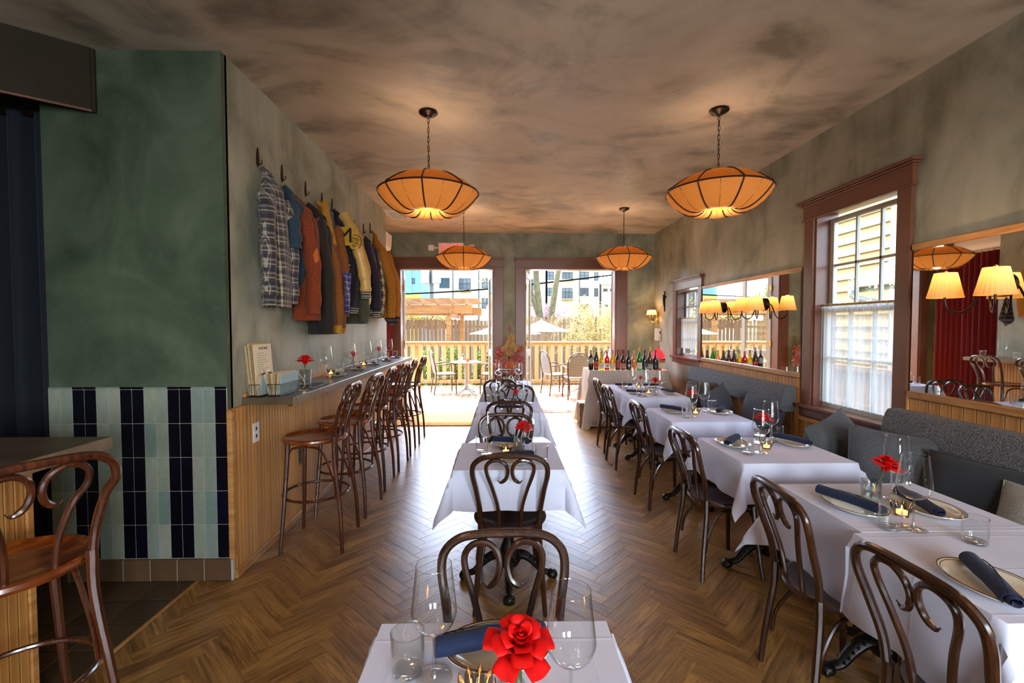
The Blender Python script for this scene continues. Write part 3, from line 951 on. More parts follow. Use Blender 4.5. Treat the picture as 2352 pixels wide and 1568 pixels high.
# ================================================================ PEDESTAL TABLES AND CLOTHS
def k_table(t):
    obj('table_top', B().box(-.245, -.245, .715, .245, .245, .742, c=.008), 'bent', t)
    obj('top_plate', B().box(-.14, -.02, .70, .14, .02, .715).box(-.02, -.14, .70, .02, .14, .715), 'iron', t)
    obj('column', B().lathe([(0, .10), (.05, .10), (.062, .15), (.045, .20), (.03, .24), (.034, .27), (.026, .30), (.026, .62), (.036, .66), (.045, .70), (0, .70)], 18), 'iron', t)
    hub = B().lathe([(0, .09), (.06, .09), (.075, .12), (.07, .16), (.05, .185), (0, .185)], 18)
    for k in range(12):
        a = 2 * PI * k / 12
        hub.ball((.072 * math.cos(a), .072 * math.sin(a), .137), .011, 8, 5)
    obj('hub', hub, 'iron', t)
    for k in range(4):
        a = k * PI / 2
        d = Vector((math.cos(a), math.sin(a), 0)); sd = Vector((-d.y, d.x, 0))
        lg = B()
        arm = cr([d * .03 + Vector((0, 0, .14)), d * .09 + Vector((0, 0, .145)), d * .15 + Vector((0, 0, .105)), d * .20 + Vector((0, 0, .05)), d * .245 + Vector((0, 0, .034))], 5)
        n = len(arm)
        lg.tube(arm, [.034 - .016 * i / (n - 1) for i in range(n)], 8, flat=.75)
        for s in (-1, 1):      # beaded scroll along both sides of the leg
            for i in range(3, n - 4, 2):
                lg.ball(arm[i] + sd * s * .019 + Vector((0, 0, .012)), .0075, 6, 4)
        L = obj('leg', lg, 'iron', t)
        pw = B().ball(d * .262 + Vector((0, 0, .027)), (.034, .034, .027), 12, 7)
        for s in (-1.2, -.4, .4, 1.2):
            c = d * (.286 - .008 * abs(s)) + sd * .017 * s
            pw.ball(c + Vector((0, 0, .020)), (.013, .013, .018), 8, 5)
        obj('paw_foot', pw, 'iron', L)

def cloth(name, cx, cy, hx, hy, drop, z, label, mat='cloth', seed=1, rz=0., group='white tablecloths', corner=.34, wrinkle=.006, cat='tablecloth', short=0):
    b = B()
    rd = random.Random(seed)
    n_t, n_d = 10, 6
    def axis(h, lo=1.0, hi=1.0):
        c = [-h - drop * lo + drop * lo * i / n_d for i in range(n_d)] + [-h + 2 * h * i / n_t for i in range(n_t + 1)] + [h + drop * hi * (i + 1) / n_d for i in range(n_d)]
        return c
    # short = -1 / 1: the side that meets the neighbouring table hangs only a little
    ax, ay = axis(hx), axis(hy, .05 if short < 0 else 1, .05 if short > 0 else 1)
    off = rd.uniform(0, 50)
    def P(u, v):
        du, dv = max(0, abs(u) - hx), max(0, abs(v) - hy)
        su, sv = (1 if u > 0 else -1), (1 if v > 0 else -1)
        x, y = max(-hx, min(hx, u)), max(-hy, min(hy, v))
        r = math.hypot(du, dv)
        if r == 0:
            e = max(abs(u) / hx, abs(v) / hy)
            nz = noise.noise((u * 7 + off, v * 7, .3)) * wrinkle * .35
            return (x, y, z + nz * (1 if e < .97 else .2))
        th = math.atan2(dv, du)
        hfac = corner * math.sin(2 * th) ** 1.0
        hor = r * hfac + .012 * min(1, r / .03) + .06 * r
        ww = noise.noise((u * 6 + off, v * 6, 2.1)) * wrinkle * 2.2 * min(1, r / .1)
        w2 = math.sin((u * (dv > du) + v * (du >= dv)) * 22 + off) * .010 * (r / drop) * (1 if min(du, dv) < .02 else .3)
        hor += ww + w2
        zz = z - math.sqrt(max(0, r * r - (r * hfac) ** 2)) - .002
        return (x + su * hor * math.cos(th) if du > 0 else x, y + sv * hor * math.sin(th) if dv > 0 else y, zz)
    vs = [P(u, v) for v in ay for u in ax]
    w = len(ax)
    fs = [(j * w + i, j * w + i + 1, (j + 1) * w + i + 1, (j + 1) * w + i) for j in range(len(ay) - 1) for i in range(w - 1)]
    b.add(vs, fs)
    # thickness: an inner copy joined along the hem
    n = len(vs)
    def inner(p):
        q = Vector(p); dx, dy = q.x, q.y
        return (q.x - .0016 * (1 if q.x > 0 else -1), q.y - .0016 * (1 if q.y > 0 else -1), q.z - .0018)
    b.add([inner(p) for p in vs], [tuple(reversed(f)) for f in fs])
    rim = [i for i in range(w)] + [j * w + w - 1 for j in range(1, len(ay))] + [(len(ay) - 1) * w + i for i in range(w - 2, -1, -1)] + [j * w for j in range(len(ay) - 2, 0, -1)]
    b.f += [(rim[i - 1], rim[i], rim[i] + n, rim[i - 1] + n) for i in range(len(rim))]
    b.m += [0] * len(rim)
    o = obj(name, b, mat, None, (cx, cy, 0), (0, 0, rz), smooth=50)
    tag(o, label, cat, group)
    return o

TZ = .7445
KINDS = {
    'chair': (k_chair, 'bentwood_chair', 'chair', 'dark bentwood dining chairs'),
    'stool': (k_stool, 'bar_stool', 'stool', 'bentwood bar stools'),
    'table': (k_table, 'pedestal_table', 'table', 'iron pedestal tables'),
}
TABLES = {  # name: centre x, y, half x, half y, cloth drop
    'T1': (-.02, .885, .292, .292, .22), 'T2': (.038, 2.735, .300, .290, .21), 'T3': (.07, 4.36, .300, .290, .21), 'T4': (.085, 6.16, .300, .30, .2),
    'R1b': (1.66, 1.405, .35, .262, .3), 'R1a': (1.68, 1.935, .335, .262, .3), 'R2': (1.68, 2.83, .325, .30, .22), 'R3': (1.70, 3.965, .335, .32, .22),
    'R4a': (1.69, 5.175, .325, .28, .22), 'R4b': (1.69, 5.735, .325, .275, .22)}
TD = {'T1': 'nearest small table with the big red rose', 'T2': 'second middle-row table', 'T3': 'third middle-row table', 'T4': 'farthest middle-row table',
      'R1b': 'nearest banquette table, closest to the front', 'R1a': 'banquette table under the near window', 'R2': 'second banquette table', 'R3': 'third banquette table',
      'R4a': 'fourth banquette table, front half of the far pair', 'R4b': 'last banquette table before the wine bottles'}
for i, (k, (x, y, hx, hy, dr)) in enumerate(TABLES.items()):
    t = inst('table', (x, y, 0), 0, 'black iron claw-foot pedestal table under the ' + TD[k].replace(' table', ' tablecloth', 1))
    cloth('tablecloth', x, y, hx, hy, dr, TZ + .004, 'white linen cloth over the ' + TD[k], seed=i + 3, corner=.36, wrinkle=.007, short={'R1b': 1, 'R1a': -1, 'R4a': 1, 'R4b': -1}.get(k, 0))

CH = [  # middle row: x, seat y, facing, label
    (.012, 1.165, PI + .03, 'bentwood chair facing the nearest table with the big red rose'),
    (.045, 2.585, -.02, 'bentwood chair at the near side of the second middle-row table, seat in view'),
    (.028, 3.125, PI, 'bentwood chair at the far side of the second middle-row table'),
    (.058, 4.235, .02, 'bentwood chair at the near side of the third middle-row table'),
    (.12, 4.76, PI - .12, 'bentwood chair at the far side of the third middle-row table, turned a little'),
    (-.055, 5.83, .12, 'bentwood chair at the near side of the farthest middle-row table'),
    (.09, 6.67, PI, 'bentwood chair behind the farthest middle-row table, in front of the dried flowers')]
for x, y, a, lb in CH: inst('chair', (x, y, 0), a, lb)
CR = [(1.385, 1.235, 'nearest bentwood chair of the banquette row, cut by the bottom edge'), (1.385, 1.835, 'bentwood chair at the banquette table with the near red rose'), (1.39, 2.86, 'bentwood chair at the second banquette table'),
      (1.42, 3.915, 'bentwood chair at the third banquette table'), (1.405, 4.985, 'bentwood chair at the fourth banquette table'), (1.43, 5.62, 'farthest bentwood chair of the banquette row, by the wine table')]
for i, (x, y, lb) in enumerate(CR): inst('chair', (x, y, 0), -PI / 2 + (.05, -.03, .06, .04, .05, .02)[i], lb)
ST = ['first', 'second', 'third', 'fourth', 'fifth', 'sixth']
for i in range(6):
    inst('stool', (-1.315 + .012 * (i % 2), 3.255 + .575 * i, 0), PI / 2 + (.04, -.05, .02, -.03, .05, 0)[i], 'bentwood stool with round wooden seat, %s along the wall counter' % ST[i])
inst('stool', (-1.60, 1.50, 0), math.atan2(.88, .47), 'big bentwood stool at the dark bar, cut by the left edge')

# ================================================================ COUNTERS
wc = thing('wall_counter', 'long narrow dark counter along the grey-green wall on oak panelling', 'counter', (-1.63, 2.91, 0))
obj('counter_top', B().box(0, .0, 1.026, .318, 3.80, 1.0695, c=.003), 'counter', wc)
obj('edge_band', B().box(.318, .0, 1.024, .326, 3.80, 1.0695, c=.002), 'counter_edge', wc)
obj('back_strip', B().box(.0, .02, 1.0695, .016, 3.62, 1.098, c=.003), 'trim_oak', wc)
for i, y in enumerate((.10, .70, 1.5, 2.3, 3.1)):
    h = B().tube(cr([(.24, y, 1.026), (.24, y, 1.012), (.255, y, 1.0), (.272, y, 1.008)], 4), .005, 7).lathe([(0, 0), (.014, 0), (.014, .004), (0, .004)], 12, 0, (.24, y, 1.022))
    obj('purse_hook', h, 'brass', wc)

br = thing('bar', 'dark bar counter with oak bead-board front beside the blue curtain', 'bar', (-1.9, 1.88, 0))
obj('bar_top', B().box(-1.6, -2.6, 1.024, .31, .02, 1.0695, c=.003), 'counter', br)
obj('edge_band', B().box(.31, -2.6, 1.022, .316, .02, 1.0695, c=.002), 'counter_edge', br)
obj('bar_body', B().box(-.6, -2.6, 0, -.012, -.002, 1.024), 'trim_oak', br)
bm = B().box(0, .001, .0, .012, .037, 1.024, c=.003).mesh('bead_board', 'bead', 0)
for i in range(40): obj('bead_board', bm, parent=br, loc=(-.012, -.062 - .038 * i, 0))
obj('corner_strip', B().box(-.03, -.024, 0, .008, .004, 1.024, c=.003), 'trim_oak', br)

# ================================================================ BANQUETTE, BACK CUSHIONS, CUSHIONS
bq = thing('banquette_bench', 'long dark upholstered bench along the window wall behind the white tables', 'bench', (2.32, 3.3, 0))
obj('bench_base', B().box(-.30, -2.7, 0, .30, 2.75, .36), 'trim_oak', bq)
fb = B().box(-.012, .0014, .05, 0, .0486, .36, c=.003).mesh('bead_board', 'bead', 0)
for i in range(108): obj('bead_board', fb, parent=bq, loc=(-.30, -2.69 + .05 * i, 0))
obj('base_strip', B().box(-.325, -2.7, 0, -.30, 2.75, .055, c=.004), 'trim_oak', bq)
for i in range(3): obj('seat_cushion', B().box(-.335, -2.7 + 1.82 * i + .004, .36, .302, -2.7 + 1.82 * (i + 1) - .004, .455, c=.02), 'bench', bq)
def back_pad(y0, y1, label):
    n = y1 - y0
    b = B()
    sec = cr([(0, .0), (-.11, .0), (-.135, .03), (-.125, .12), (-.10, .205), (-.07, .225), (0, .225)], 4)
    b.prism([(p.x, p.y) for p in sec], .012, n - .012, 'y')
    o = obj('back_cushion', b, 'upholstery', None, (XR - .018, y0, .755), smooth=50)
    tag(o, label, 'backrest', 'wall-hung bench backrests')
back_pad(4.03, 6.12, 'grey speckled wool backrest on the wall under the far mirror')
back_pad(.6, 2.975, 'grey speckled wool backrest on the wall under the near mirror')

def cushion(loc, w, h, d, yaw, lean, mat, label, name='cushion', roll=0.):
    """square scatter cushion; local x width, z height, y thickness"""
    t = thing(name, label, 'cushion', loc, 0, 'cushions on the banquette')
    t.rotation_mode = 'XYZ'
    t.rotation_euler = (R_(lean), R_(roll), R_(yaw))
    b = B(); n = 14
    def side(sg):
        def fn(i, j):
            u, v = i * 2 - 1, j * 2 - 1
            th = (max(0, 1 - abs(u) ** 3) * max(0, 1 - abs(v) ** 3)) ** .68
            pin = 1 - .07 * (1 - abs(v) ** 2) * abs(u) ** 4
            pin2 = 1 - .07 * (1 - abs(u) ** 2) * abs(v) ** 4
            wr = noise.noise((u * 2.6 + loc[1], v * 2.6, sg)) * .012
            return (u * w / 2 * pin, sg * (d / 2 * th + wr * th), h / 2 + v * h / 2 * pin2)
        return fn
    b.grid(n, n, side(-1)).grid(n, n, side(1))
    b.f[n * n:] = [tuple(reversed(f)) for f in b.f[n * n:]]
    obj('cover', b, mat, t, smooth=60)
    e = []
    for k in range(40):
        s, q = divmod(k, 10); q = q / 10 * 2 - 1
        u, v = [(q, -1), (1, q), (-q, 1), (-1, -q)][s]
        pin = 1 - .07 * (1 - abs(v) ** 2) * abs(u) ** 4; pin2 = 1 - .07 * (1 - abs(u) ** 2) * abs(v) ** 4
        e.append((u * w / 2 * pin, 0, h / 2 + v * h / 2 * pin2))
    obj('seam', B().tube(e, .004, 6, closed=True), mat, t)
    return t
SZ = .456
cushion((2.33, 5.38, SZ), .52, .42, .17, -62, -14, 'cush_olive', 'dark olive slouching cushion by the wine table end of the bench')
cushion((2.33, 4.72, SZ), .46, .43, .2, 35, -16, 'cush_blue', 'blue-grey cushion standing edge-on below the far mirror, left of its twin', roll=-12)
cushion((2.40, 4.28, SZ), .47, .43, .2, -70, -18, 'cush_blue', 'blue-grey cushion below the right end of the far mirror')
cushion((2.33, 3.02, SZ), .50, .46, .25, 30, -16, 'cush_green', 'large grey-green cushion under the near window sill', roll=-10)
cushion((2.25, 2.60, SZ), .48, .45, .23, -20, -14, 'cush_grey', 'grey cushion with a pointed corner against the near backrest', roll=8)
cushion((2.33, 2.22, SZ), .50, .40, .16, -72, -20, 'cush_dark', 'dark slate cushion leaning low against the near backrest')
cushion((2.30, 1.86, SZ), .48, .36, .17, -78, -24, 'cush_pale', 'pale grey slumped cushion at the right edge of the bench')

# ================================================================ PENDANT LAMPS
def k_pendant(t, drop=0.):
    """hangs from its origin on the ceiling"""
    obj('canopy', B().lathe([(0, 0), (.065, 0), (.07, -.012), (.06, -.022), (.035, -.028), (.018, -.045), (0, -.045)], 28), 'bronze', t)
    ch = B()
    z = -.045; k = 0
    while z > -.445 - drop:
        p = [((.0085 * math.cos(a), 0) if k % 2 == 0 else (0, .0085 * math.cos(a))) + (z - .02 + .0215 * math.sin(a),) for a in [2 * PI * i / 12 for i in range(12)]]
        ch.tube(p, .0019, 5, closed=True)
        z -= .0345; k += 1
    ch.tube([(.003, .002, -.045), (-.004, .003, -.2), (.004, -.003, -.35), (0, 0, -.47 - drop)], .0018, 5)
    obj('chain', ch, 'bronze', t)
    zc = -.60 - drop
    up = [(.37, 0), (.335, .030), (.285, .066), (.225, .100), (.16, .124), (.10, .132)]
    lo = [(.37, 0), (.345, -.036), (.305, -.080), (.255, -.120), (.205, -.144), (.155, -.148), (.115, -.132), (.098, -.112)]
    n = 96
    def puff(amp):
        def fn(a, r, z):
            w = abs(math.sin(4 * a))            # eight ribs, fabric pulled in between
            e = (1 - w) * 0 + w
            f = amp * e * math.sin(PI * min(1, max(0, (.37 - r) / .27)))
            return (r - f * .25 * 0, z - math.copysign(f, z))
        return fn
    obj('upper_shade', B().lathe([(r, zc + z) for r, z in up], n, fn=lambda a, r, z: (r, z + .006 * abs(math.sin(4 * a)) * math.sin(PI * (.37 - r) / .27))), 'shade', t)
    def low(a, r, z):
        s = abs(math.sin(4 * a))
        f = min(1, (.37 - r) / .12)
        return (r + .004 * s * math.sin(PI * f), z - .009 * s * math.sin(PI * min(1, (.37 - r) / .27)))
    obj('lower_shade', B().lathe([(r, zc + z) for r, z in lo], n, fn=low), 'shade_low', t)
    obj('rim_band', B().tube([(.371 * math.cos(a), .371 * math.sin(a), zc) for a in [2 * PI * i / 64 for i in range(64)]], .0062, 6, closed=True), 'shade_rib', t)
    for k in range(8):
        a = 2 * PI * k / 8
        c, s = math.cos(a), math.sin(a)
        p = cr([((r + .002) * c, (r + .002) * s, zc + z + .003) for r, z in up[::-1]] + [((r + .001) * c, (r + .001) * s, zc + z - .003) for r, z in lo[1:]], 3)
        obj('rib', B().tube(p, .0056, 6), 'shade_rib', t)
        a += PI / 8
        c, s = math.cos(a), math.sin(a)
        p = cr([(r * c, r * s, zc + low(a, r, z)[1] - .001) for r, z in lo], 3)
        obj('seam', B().tube(p, .0014, 5), 'shade_rib', t)
    obj('diffuser', B().lathe([(0, zc - .112), (.098, zc - .112)], 32), 'bulb_disc', t)
    obj('top_ring', B().tube([(.1 * math.cos(a), .1 * math.sin(a), zc + .128) for a in [2 * PI * i / 32 for i in range(32)]], .004, 6, closed=True).tube([(-.1, 0, zc + .128), (.1, 0, zc + .128)], .003, 6).tube([(0, 0, zc + .128), (0, 0, -.47 - drop)], .004, 6), 'bronze', t)
KINDS['pendant_low'] = (lambda t: k_pendant(t, .065), 'pendant_lamp', 'lamp', 'amber cloth pendant lamps')
KINDS['pendant'] = (k_pendant, 'pendant_lamp', 'lamp', 'amber cloth pendant lamps')
def bulb(name, loc, power, col, size):
    d = bpy.data.lights.new(name, 'POINT'); d.energy = power; d.color = col; d.shadow_soft_size = size
    o = bpy.data.objects.new(name, d); o.location = loc; COL.objects.link(o)
for i, (x, y, lb) in enumerate(((-.547, 3.50, 'near left amber cloth pendant lamp hanging on a chain'), (1.60, 3.42, 'near right amber cloth pendant lamp hanging on a chain'), (-.515, 6.28, 'far left amber pendant lamp in front of the exit sign'), (1.655, 6.28, 'far right amber pendant lamp above the wine table'),
                                (-.55, .5, 'unseen amber pendant lamp added overhead for room light, left'), (1.6, .5, 'unseen amber pendant lamp added overhead for room light, right'))):  # these two hang out of view, added to brighten the room
    inst('pendant_low' if i in (2, 3) else 'pendant', (x, y, H), R_((2, 0, 4, -3, 0, 0)[i]), lb)
    bulb('pendant_up_bulb', (x, y, H - .60 + .06), PENDANT_UP, (1.0, .80, .56), .06)
    bulb('pendant_down_bulb', (x, y, H - .60 - .17), PENDANT_DOWN, (1.0, .78, .52), .05)

# ================================================================ MIRRORS AND SCONCES
def mirror(y0, y1, label, yaw=0.):
    t = thing('wall_mirror', label, 'mirror', (XR - .008, y0 if not yaw else y1, 1.06), R_(yaw))
    L = y1 - y0
    o = -L if yaw else 0
    obj('mirror_glass', B().box(-.006, o, .04, -.0005, o + L, .94), 'mirror', t)
    obj('top_rail', B().box(-.022, o, .94, 0, o + L, .978, c=.004), 'trim_oak', t)
    obj('ledge', B().box(-.03, o, -.0, 0, o + L, .042, c=.004), 'trim_oak', t)
mirror(4.0, 6.0, 'wide oak-railed wall mirror reflecting the terrace, between the two windows')
mirror(.35, 2.905, 'wide oak-railed wall mirror reflecting the red curtain', -1.1)

def k_sconce(t):
    """origin on the mirror; -x points into the room"""
    obj('back_plate', B().lathe([(0, 0), (.062, 0), (.062, .02), (.05, .03), (.018, .036), (0, .05)], 24), 'bronze', t, rot=(0, -PI / 2, 0))
    for s in (-1, 1):
        arm = cr([(-.03, 0, 0), (-.06, s * .015, -.004), (-.075, s * .03, -.05), (-.09, s * .05, -.115), (-.115, s * .085, -.145), (-.145, s * .122, -.12), (-.155, s * .13, -.07), (-.155, s * .13, -.035)], 6)
        obj('arm', B().tube(arm, .0055, 8).lathe([(0, 0), (.016, 0), (.012, .012), (.007, .016), (.007, .05), (0, .05)], 14, 0, (-.155, s * .13, -.055)), 'bronze', t)
        sh = B()
        n = 72
        def pl(a, r, z): return (r * (1 + .022 * math.cos(24 * a)), z)
        sh.lathe([(.078, -.062), (.066, -.01), (.056, .04), (.048, .075)], n, 0, (-.155, s * .13, 0), fn=pl)
        sd = obj('lamp_shade', sh, 'sconce_shade', t)
        obj('finial', B().ball((-.155, s * .13, .082), .008, 8, 5).tube([(-.203, s * .13, .072), (-.107, s * .13, .072)], .002, 5), 'brass', sd)
        obj('bulb', B().ball((-.155, s * .13, .0), (.02, .02, .03), 10, 6), emit('warm_bulb', '#ffc060', 3), sd)
KINDS['sconce'] = (k_sconce, 'wall_sconce', 'wall lamp', 'double pleated sconces')
for y, lb in ((5.44, 'double sconce with pleated shades at the far end of the far mirror'), (4.58, 'double sconce with pleated shades at the near end of the far mirror'), (2.375, 'double sconce with pleated shades on the near mirror')):
    inst('sconce', (XR - .0145 - (.023 if y < 3 else 0), y, 1.735), 0, lb)
    for s in (-1, 1): bulb('sconce_bulb', (XR - .17, y + s * .13, 1.80), .2, (1, .72, .4), .02)
# ================================================================ TABLEWARE
def k_wine(t):
    h = .245
    prof = [(.0045, .098), (.012, .100), (.026, .106), (.040, .120), (.0475, .140), (.0475, .152), (.045, .175), (.0405, .215), (.0375, h)]
    sm = [(p.x, p.y) for p in cr([(a, b, 0) for a, b in prof], 4)]
    obj('bowl', B().lathe(sm, 36), 'glass', t, smooth=80)
    obj('rim', B().tube([(.0375 * math.cos(2 * PI * i / 36), .0375 * math.sin(2 * PI * i / 36), h) for i in range(36)], .0008, 5, closed=True), 'glass_rim', t)
    obj('stem', B().lathe([(.0046, .099), (.0036, .09), (.0034, .05), (.0044, .015), (.009, .006)], 12), 'glass_rim', t, smooth=80)
    obj('foot', B().lathe([(.009, .006), (.022, .0032), (.038, .0016), (.0385, .0006), (.02, .0002), (0, .0002)], 32), 'glass', t, smooth=80)
def k_tumbler(t):
    obj('wall', B().lathe([(.033, .002), (.0355, .006), (.0365, .03), (.0372, .06), (.0365, .072), (.0375, .092)], 32).lathe([(.035, .092), (.034, .072), (.0345, .04), (.0335, .014)], 32), 'glass', t, smooth=80)
    obj('rim', B().tube([(.0363 * math.cos(2 * PI * i / 32), .0363 * math.sin(2 * PI * i / 32), .092) for i in range(32)], .0013, 6, closed=True), 'glass_rim', t)
    obj('base', B().lathe([(0, .001), (.032, .001), (.034, .005), (.0335, .011), (.028, .013), (0, .010)], 32), 'glass_rim', t, smooth=80)
def k_plate(t):
    a = .74
    obj('dish', B().lathe([(0, .0025), (.07, .0025), (.078, .001), (.086, .004), (.096, .010), (.122, .0175), (.125, .0185), (.1245, .0205), (.12, .0205), (.097, .0135), (.086, .0075), (.078, .006), (0, .006)], 56, sx=1.0, sy=a), 'plate', t, smooth=60)
    for r, z, w in ((.122, .0209, .0014), (.114, .0192, .0007)):
        obj('rim_line', B().tube([(r * math.cos(2 * PI * i / 56), r * a * math.sin(2 * PI * i / 56), z) for i in range(56)], w, 5, closed=True), 'plate_line', t)
def k_napkin(t):
    b = B()
    L, n = .25, 44
    sp, inn = [], []
    for i in range(n + 1):
        a = 2 * PI * 2.6 * i / n
        r = .006 + .0185 * i / n
        sp.append((r * math.cos(a) * 1.12, r * math.sin(a) * .9))
        inn.append(((r - .0035) * math.cos(a) * 1.12, (r - .0035) * math.sin(a) * .9))
    sec = sp + inn[::-1]
    k = len(sec); m = 12
    vs = []
    for j in range(m + 1):
        u = j / m
        x = (u - .5) * L
        for q, (y, z) in enumerate(sec):
            f = 1 + .06 * math.sin(u * 7 + q * .3) + .05 * noise.noise((u * 9, y * 60, z * 60))
            dx = .010 * math.sin(q * .12) * (1 if j in (0, m) else 0)
            vs.append((x + dx, y * f, .0225 + z * f))
    fs = [(j * k + i, j * k + (i + 1) % k, (j + 1) * k + (i + 1) % k, (j + 1) * k + i) for j in range(m) for i in range(k)]
    for j, fl in ((0, 0), (m, 1)):
        for i in range(n):
            q = (j * k + i, j * k + i + 1, j * k + 2 * n - i, j * k + 2 * n + 1 - i)
            fs.append(q if fl else q[::-1])
    b.add(vs, fs)
    obj('roll', b, 'napkin', t, smooth=50)
    hx = [(-.125 + .25 * i / 20, .0245 * math.cos(.2 + 1.9 * i / 20) * 1.1, .0225 + .0225 * math.sin(.2 + 1.9 * i / 20)) for i in range(21)]
    obj('hem_fold', B().tube(hx, .0016, 6, flat=.6), 'napkin', t, smooth=60)
def k_candle(t):
    """lotus glass with a lit tealight"""
    for k in range(9):
        a = 2 * PI * k / 9
        def fn(u, v, a=a):
            w = (u - .5) * 2
            r = .020 + .018 * math.sin(v * 1.9) + .003 * (1 - w * w)
            da = w * .36 * (1 - v ** 3 * .85)
            return (r * math.cos(a + da), r * math.sin(a + da), .004 + .05 * v)
        obj('glass_petal', B().grid(6, 7, fn), 'smoke_glass', t, smooth=80)
    obj('glass_base', B().lathe([(0, .001), (.024, .001), (.022, .008), (0, .008)], 20), 'smoke_glass', t)
    obj('candle', B().lathe([(0, .0085), (.018, .0085), (.0185, .022), (0, .021)], 20), 'wax', t)
    obj('flame', B().lathe([(0, .022), (.0032, .027), (.0026, .034), (0, .044)], 10), 'flame', t)
def k_rose(t):
    """bloom at the top of a cut stem; origin at the stem foot"""
    obj('stem', B().tube(cr([(0, 0, 0), (.004, .002, .05), (.002, -.002, .10), (0, 0, .128)], 4), .0026, 6), 'stem', t)
    hp = Vector((0, 0, .145))
    for k in range(3):
        a = k * 2.1 + .4
        obj('sepal', B().grid(3, 4, lambda u, v, a=a: ((.006 + .03 * v) * math.cos(a + (u - .5) * .7 * (1 - v)), (.006 + .03 * v) * math.sin(a + (u - .5) * .7 * (1 - v)), .126 - .012 * v)), 'stem', t)
    rd = random.Random(5)
    def petal(a, rb, rt, z0, z1, wd, curl, tip):
        def fn(u, v):
            w = (u - .5) * 2
            sh = math.sin(min(1, v * 1.15 + .1) * PI * .5) * (1 - .55 * max(0, v - .6) * 2.2 * abs(w))
            r = rb + (rt - rb) * v ** 1.5 + curl * max(0, v - .72) * 2.2 * (.5 + .5 * w * w) - .004 * w * w
            z = z0 + (z1 - z0) * math.sin(v * PI * .5) - curl * .55 * max(0, v - .7) * 3 - .006 * w * w * v + tip * max(0, 1 - abs(w) * 1.6) * max(0, v - .75)
            aa = a + w * wd * sh
            return (r * math.cos(aa), r * math.sin(aa), z)
        return B().grid(9, 8, fn)
    for k in range(5):      # outer reflexed petals with pointed tips
        obj('petal', petal(k * 1.257 + rd.uniform(-.15, .15), .010, .056, .126, .164, .66, .014, -.030), 'petal', t, smooth=80)
    for k in range(5):
        obj('petal', petal(.6 + k * 1.257 + rd.uniform(-.15, .15), .009, .043, .128, .178, .78, .012, -.012), 'petal', t, smooth=80)
    for k in range(4):
        obj('petal', petal(k * 1.57 + rd.uniform(-.2, .2), .008, .031, .130, .188, .95, .008, .008), 'petal', t, smooth=80)
    for k in range(3):
        obj('petal', petal(.5 + k * 2.09, .006, .020, .132, .192, 1.2, .004, .010), 'petal', t, smooth=80)
    b = B()
    n = 40
    vs = []
    for j in range(5):
        for i in range(n + 1):
            a = i / n * 2 * PI * 2.4; r = .0015 + .0105 * i / n
            vs.append((r * math.cos(a), r * math.sin(a), .14 + .052 * j / 4 - .006 * (i / n)))
    b.add(vs, [(j * (n + 1) + i, j * (n + 1) + i + 1, (j + 1) * (n + 1) + i + 1, (j + 1) * (n + 1) + i) for j in range(4) for i in range(n)])
    obj('heart', b, 'petal', t, smooth=80)
def k_budvase(t):
    pr = [(.0265, .002), (.031, .010), (.032, .035), (.026, .06), (.016, .078), (.013, .09), (.016, .098)]
    obj('body', B().lathe([(p.x, p.y) for p in cr([(a, b, 0) for a, b in pr], 3)], 20, fn=lambda a, r, z: (r * (1 + .035 * math.cos(10 * a)), z)), 'glass_rim', t, smooth=25)
    obj('water', B().lathe([(0, .004), (.028, .006), (.030, .03), (.024, .055), (0, .055)], 20), 'glass', t)
    obj('base', B().lathe([(0, .001), (.026, .001), (.027, .004), (0, .005)], 20), 'glass_rim', t)
def k_cutglass(t):
    obj('wall', B().lathe([(.034, .004), (.0365, .012), (.0365, .05), (.0375, .09)], 28, fn=lambda a, r, z: (r * (1 + .03 * math.cos(14 * a + z * 90)), z)).lathe([(.0345, .09), (.0335, .05), (.033, .012)], 28), 'glass_rim', t, smooth=25)
    obj('water', B().lathe([(0, .008), (.033, .010), (.0332, .052), (0, .052)], 28), 'glass', t)
    obj('base', B().lathe([(0, .001), (.034, .001), (.035, .006), (0, .007)], 28), 'glass_rim', t)
def k_shaker(t):
    obj('jar', B().lathe([(0, .001), (.017, .001), (.018, .006), (.0165, .045), (0, .046)], 16), 'glass_rim', t)
    obj('lid', B().lathe([(.017, .045), (.0175, .052), (.014, .06), (0, .064)], 16), 'chrome', t)
KINDS.update({
    'wine': (k_wine, 'wine_glass', 'glass', 'wine glasses'), 'tumbler': (k_tumbler, 'water_tumbler', 'glass', 'water tumblers'),
    'plate': (k_plate, 'oval_plate', 'plate', 'oval cream plates'), 'napkin': (k_napkin, 'rolled_napkin', 'napkin', 'rolled navy napkins'),
    'candle': (k_candle, 'candle_holder', 'candle', 'lotus tealight glasses'), 'rose': (k_rose, 'red_rose', 'flower', 'cut red roses'),
    'vase': (k_budvase, 'bud_vase', 'vase', 'fluted glass bud vases'), 'cut': (k_cutglass, 'cut_glass_vase', 'vase', 'cut glass tumblers with roses'), 'shaker': (k_shaker, 'salt_shaker', 'shaker', 'salt and pepper shakers')})
Z = TZ + .007
CZ = 1.0705
NA = {'T1': 'the nearest small table', 'T2': 'the second middle-row table', 'T3': 'the third middle-row table', 'T4': 'the farthest middle-row table', 'R1': 'the nearest banquette table',
      'R2': 'the second banquette table', 'R3': 'the third banquette table', 'R4': 'the far banquette tables', 'C': 'the wall counter'}
DESC = {'wine': 'clear stemmed wine glass', 'tumbler': 'plain clear water tumbler', 'plate': 'oval brown-rimmed cream plate', 'napkin': 'rolled navy napkin', 'candle': 'tealight in lotus-shaped smoky glass', 'rose': 'open red rose', 'vase': 'fluted clear bud vase', 'cut': 'short cut-glass vase', 'shaker': 'small glass shaker with steel lid'}
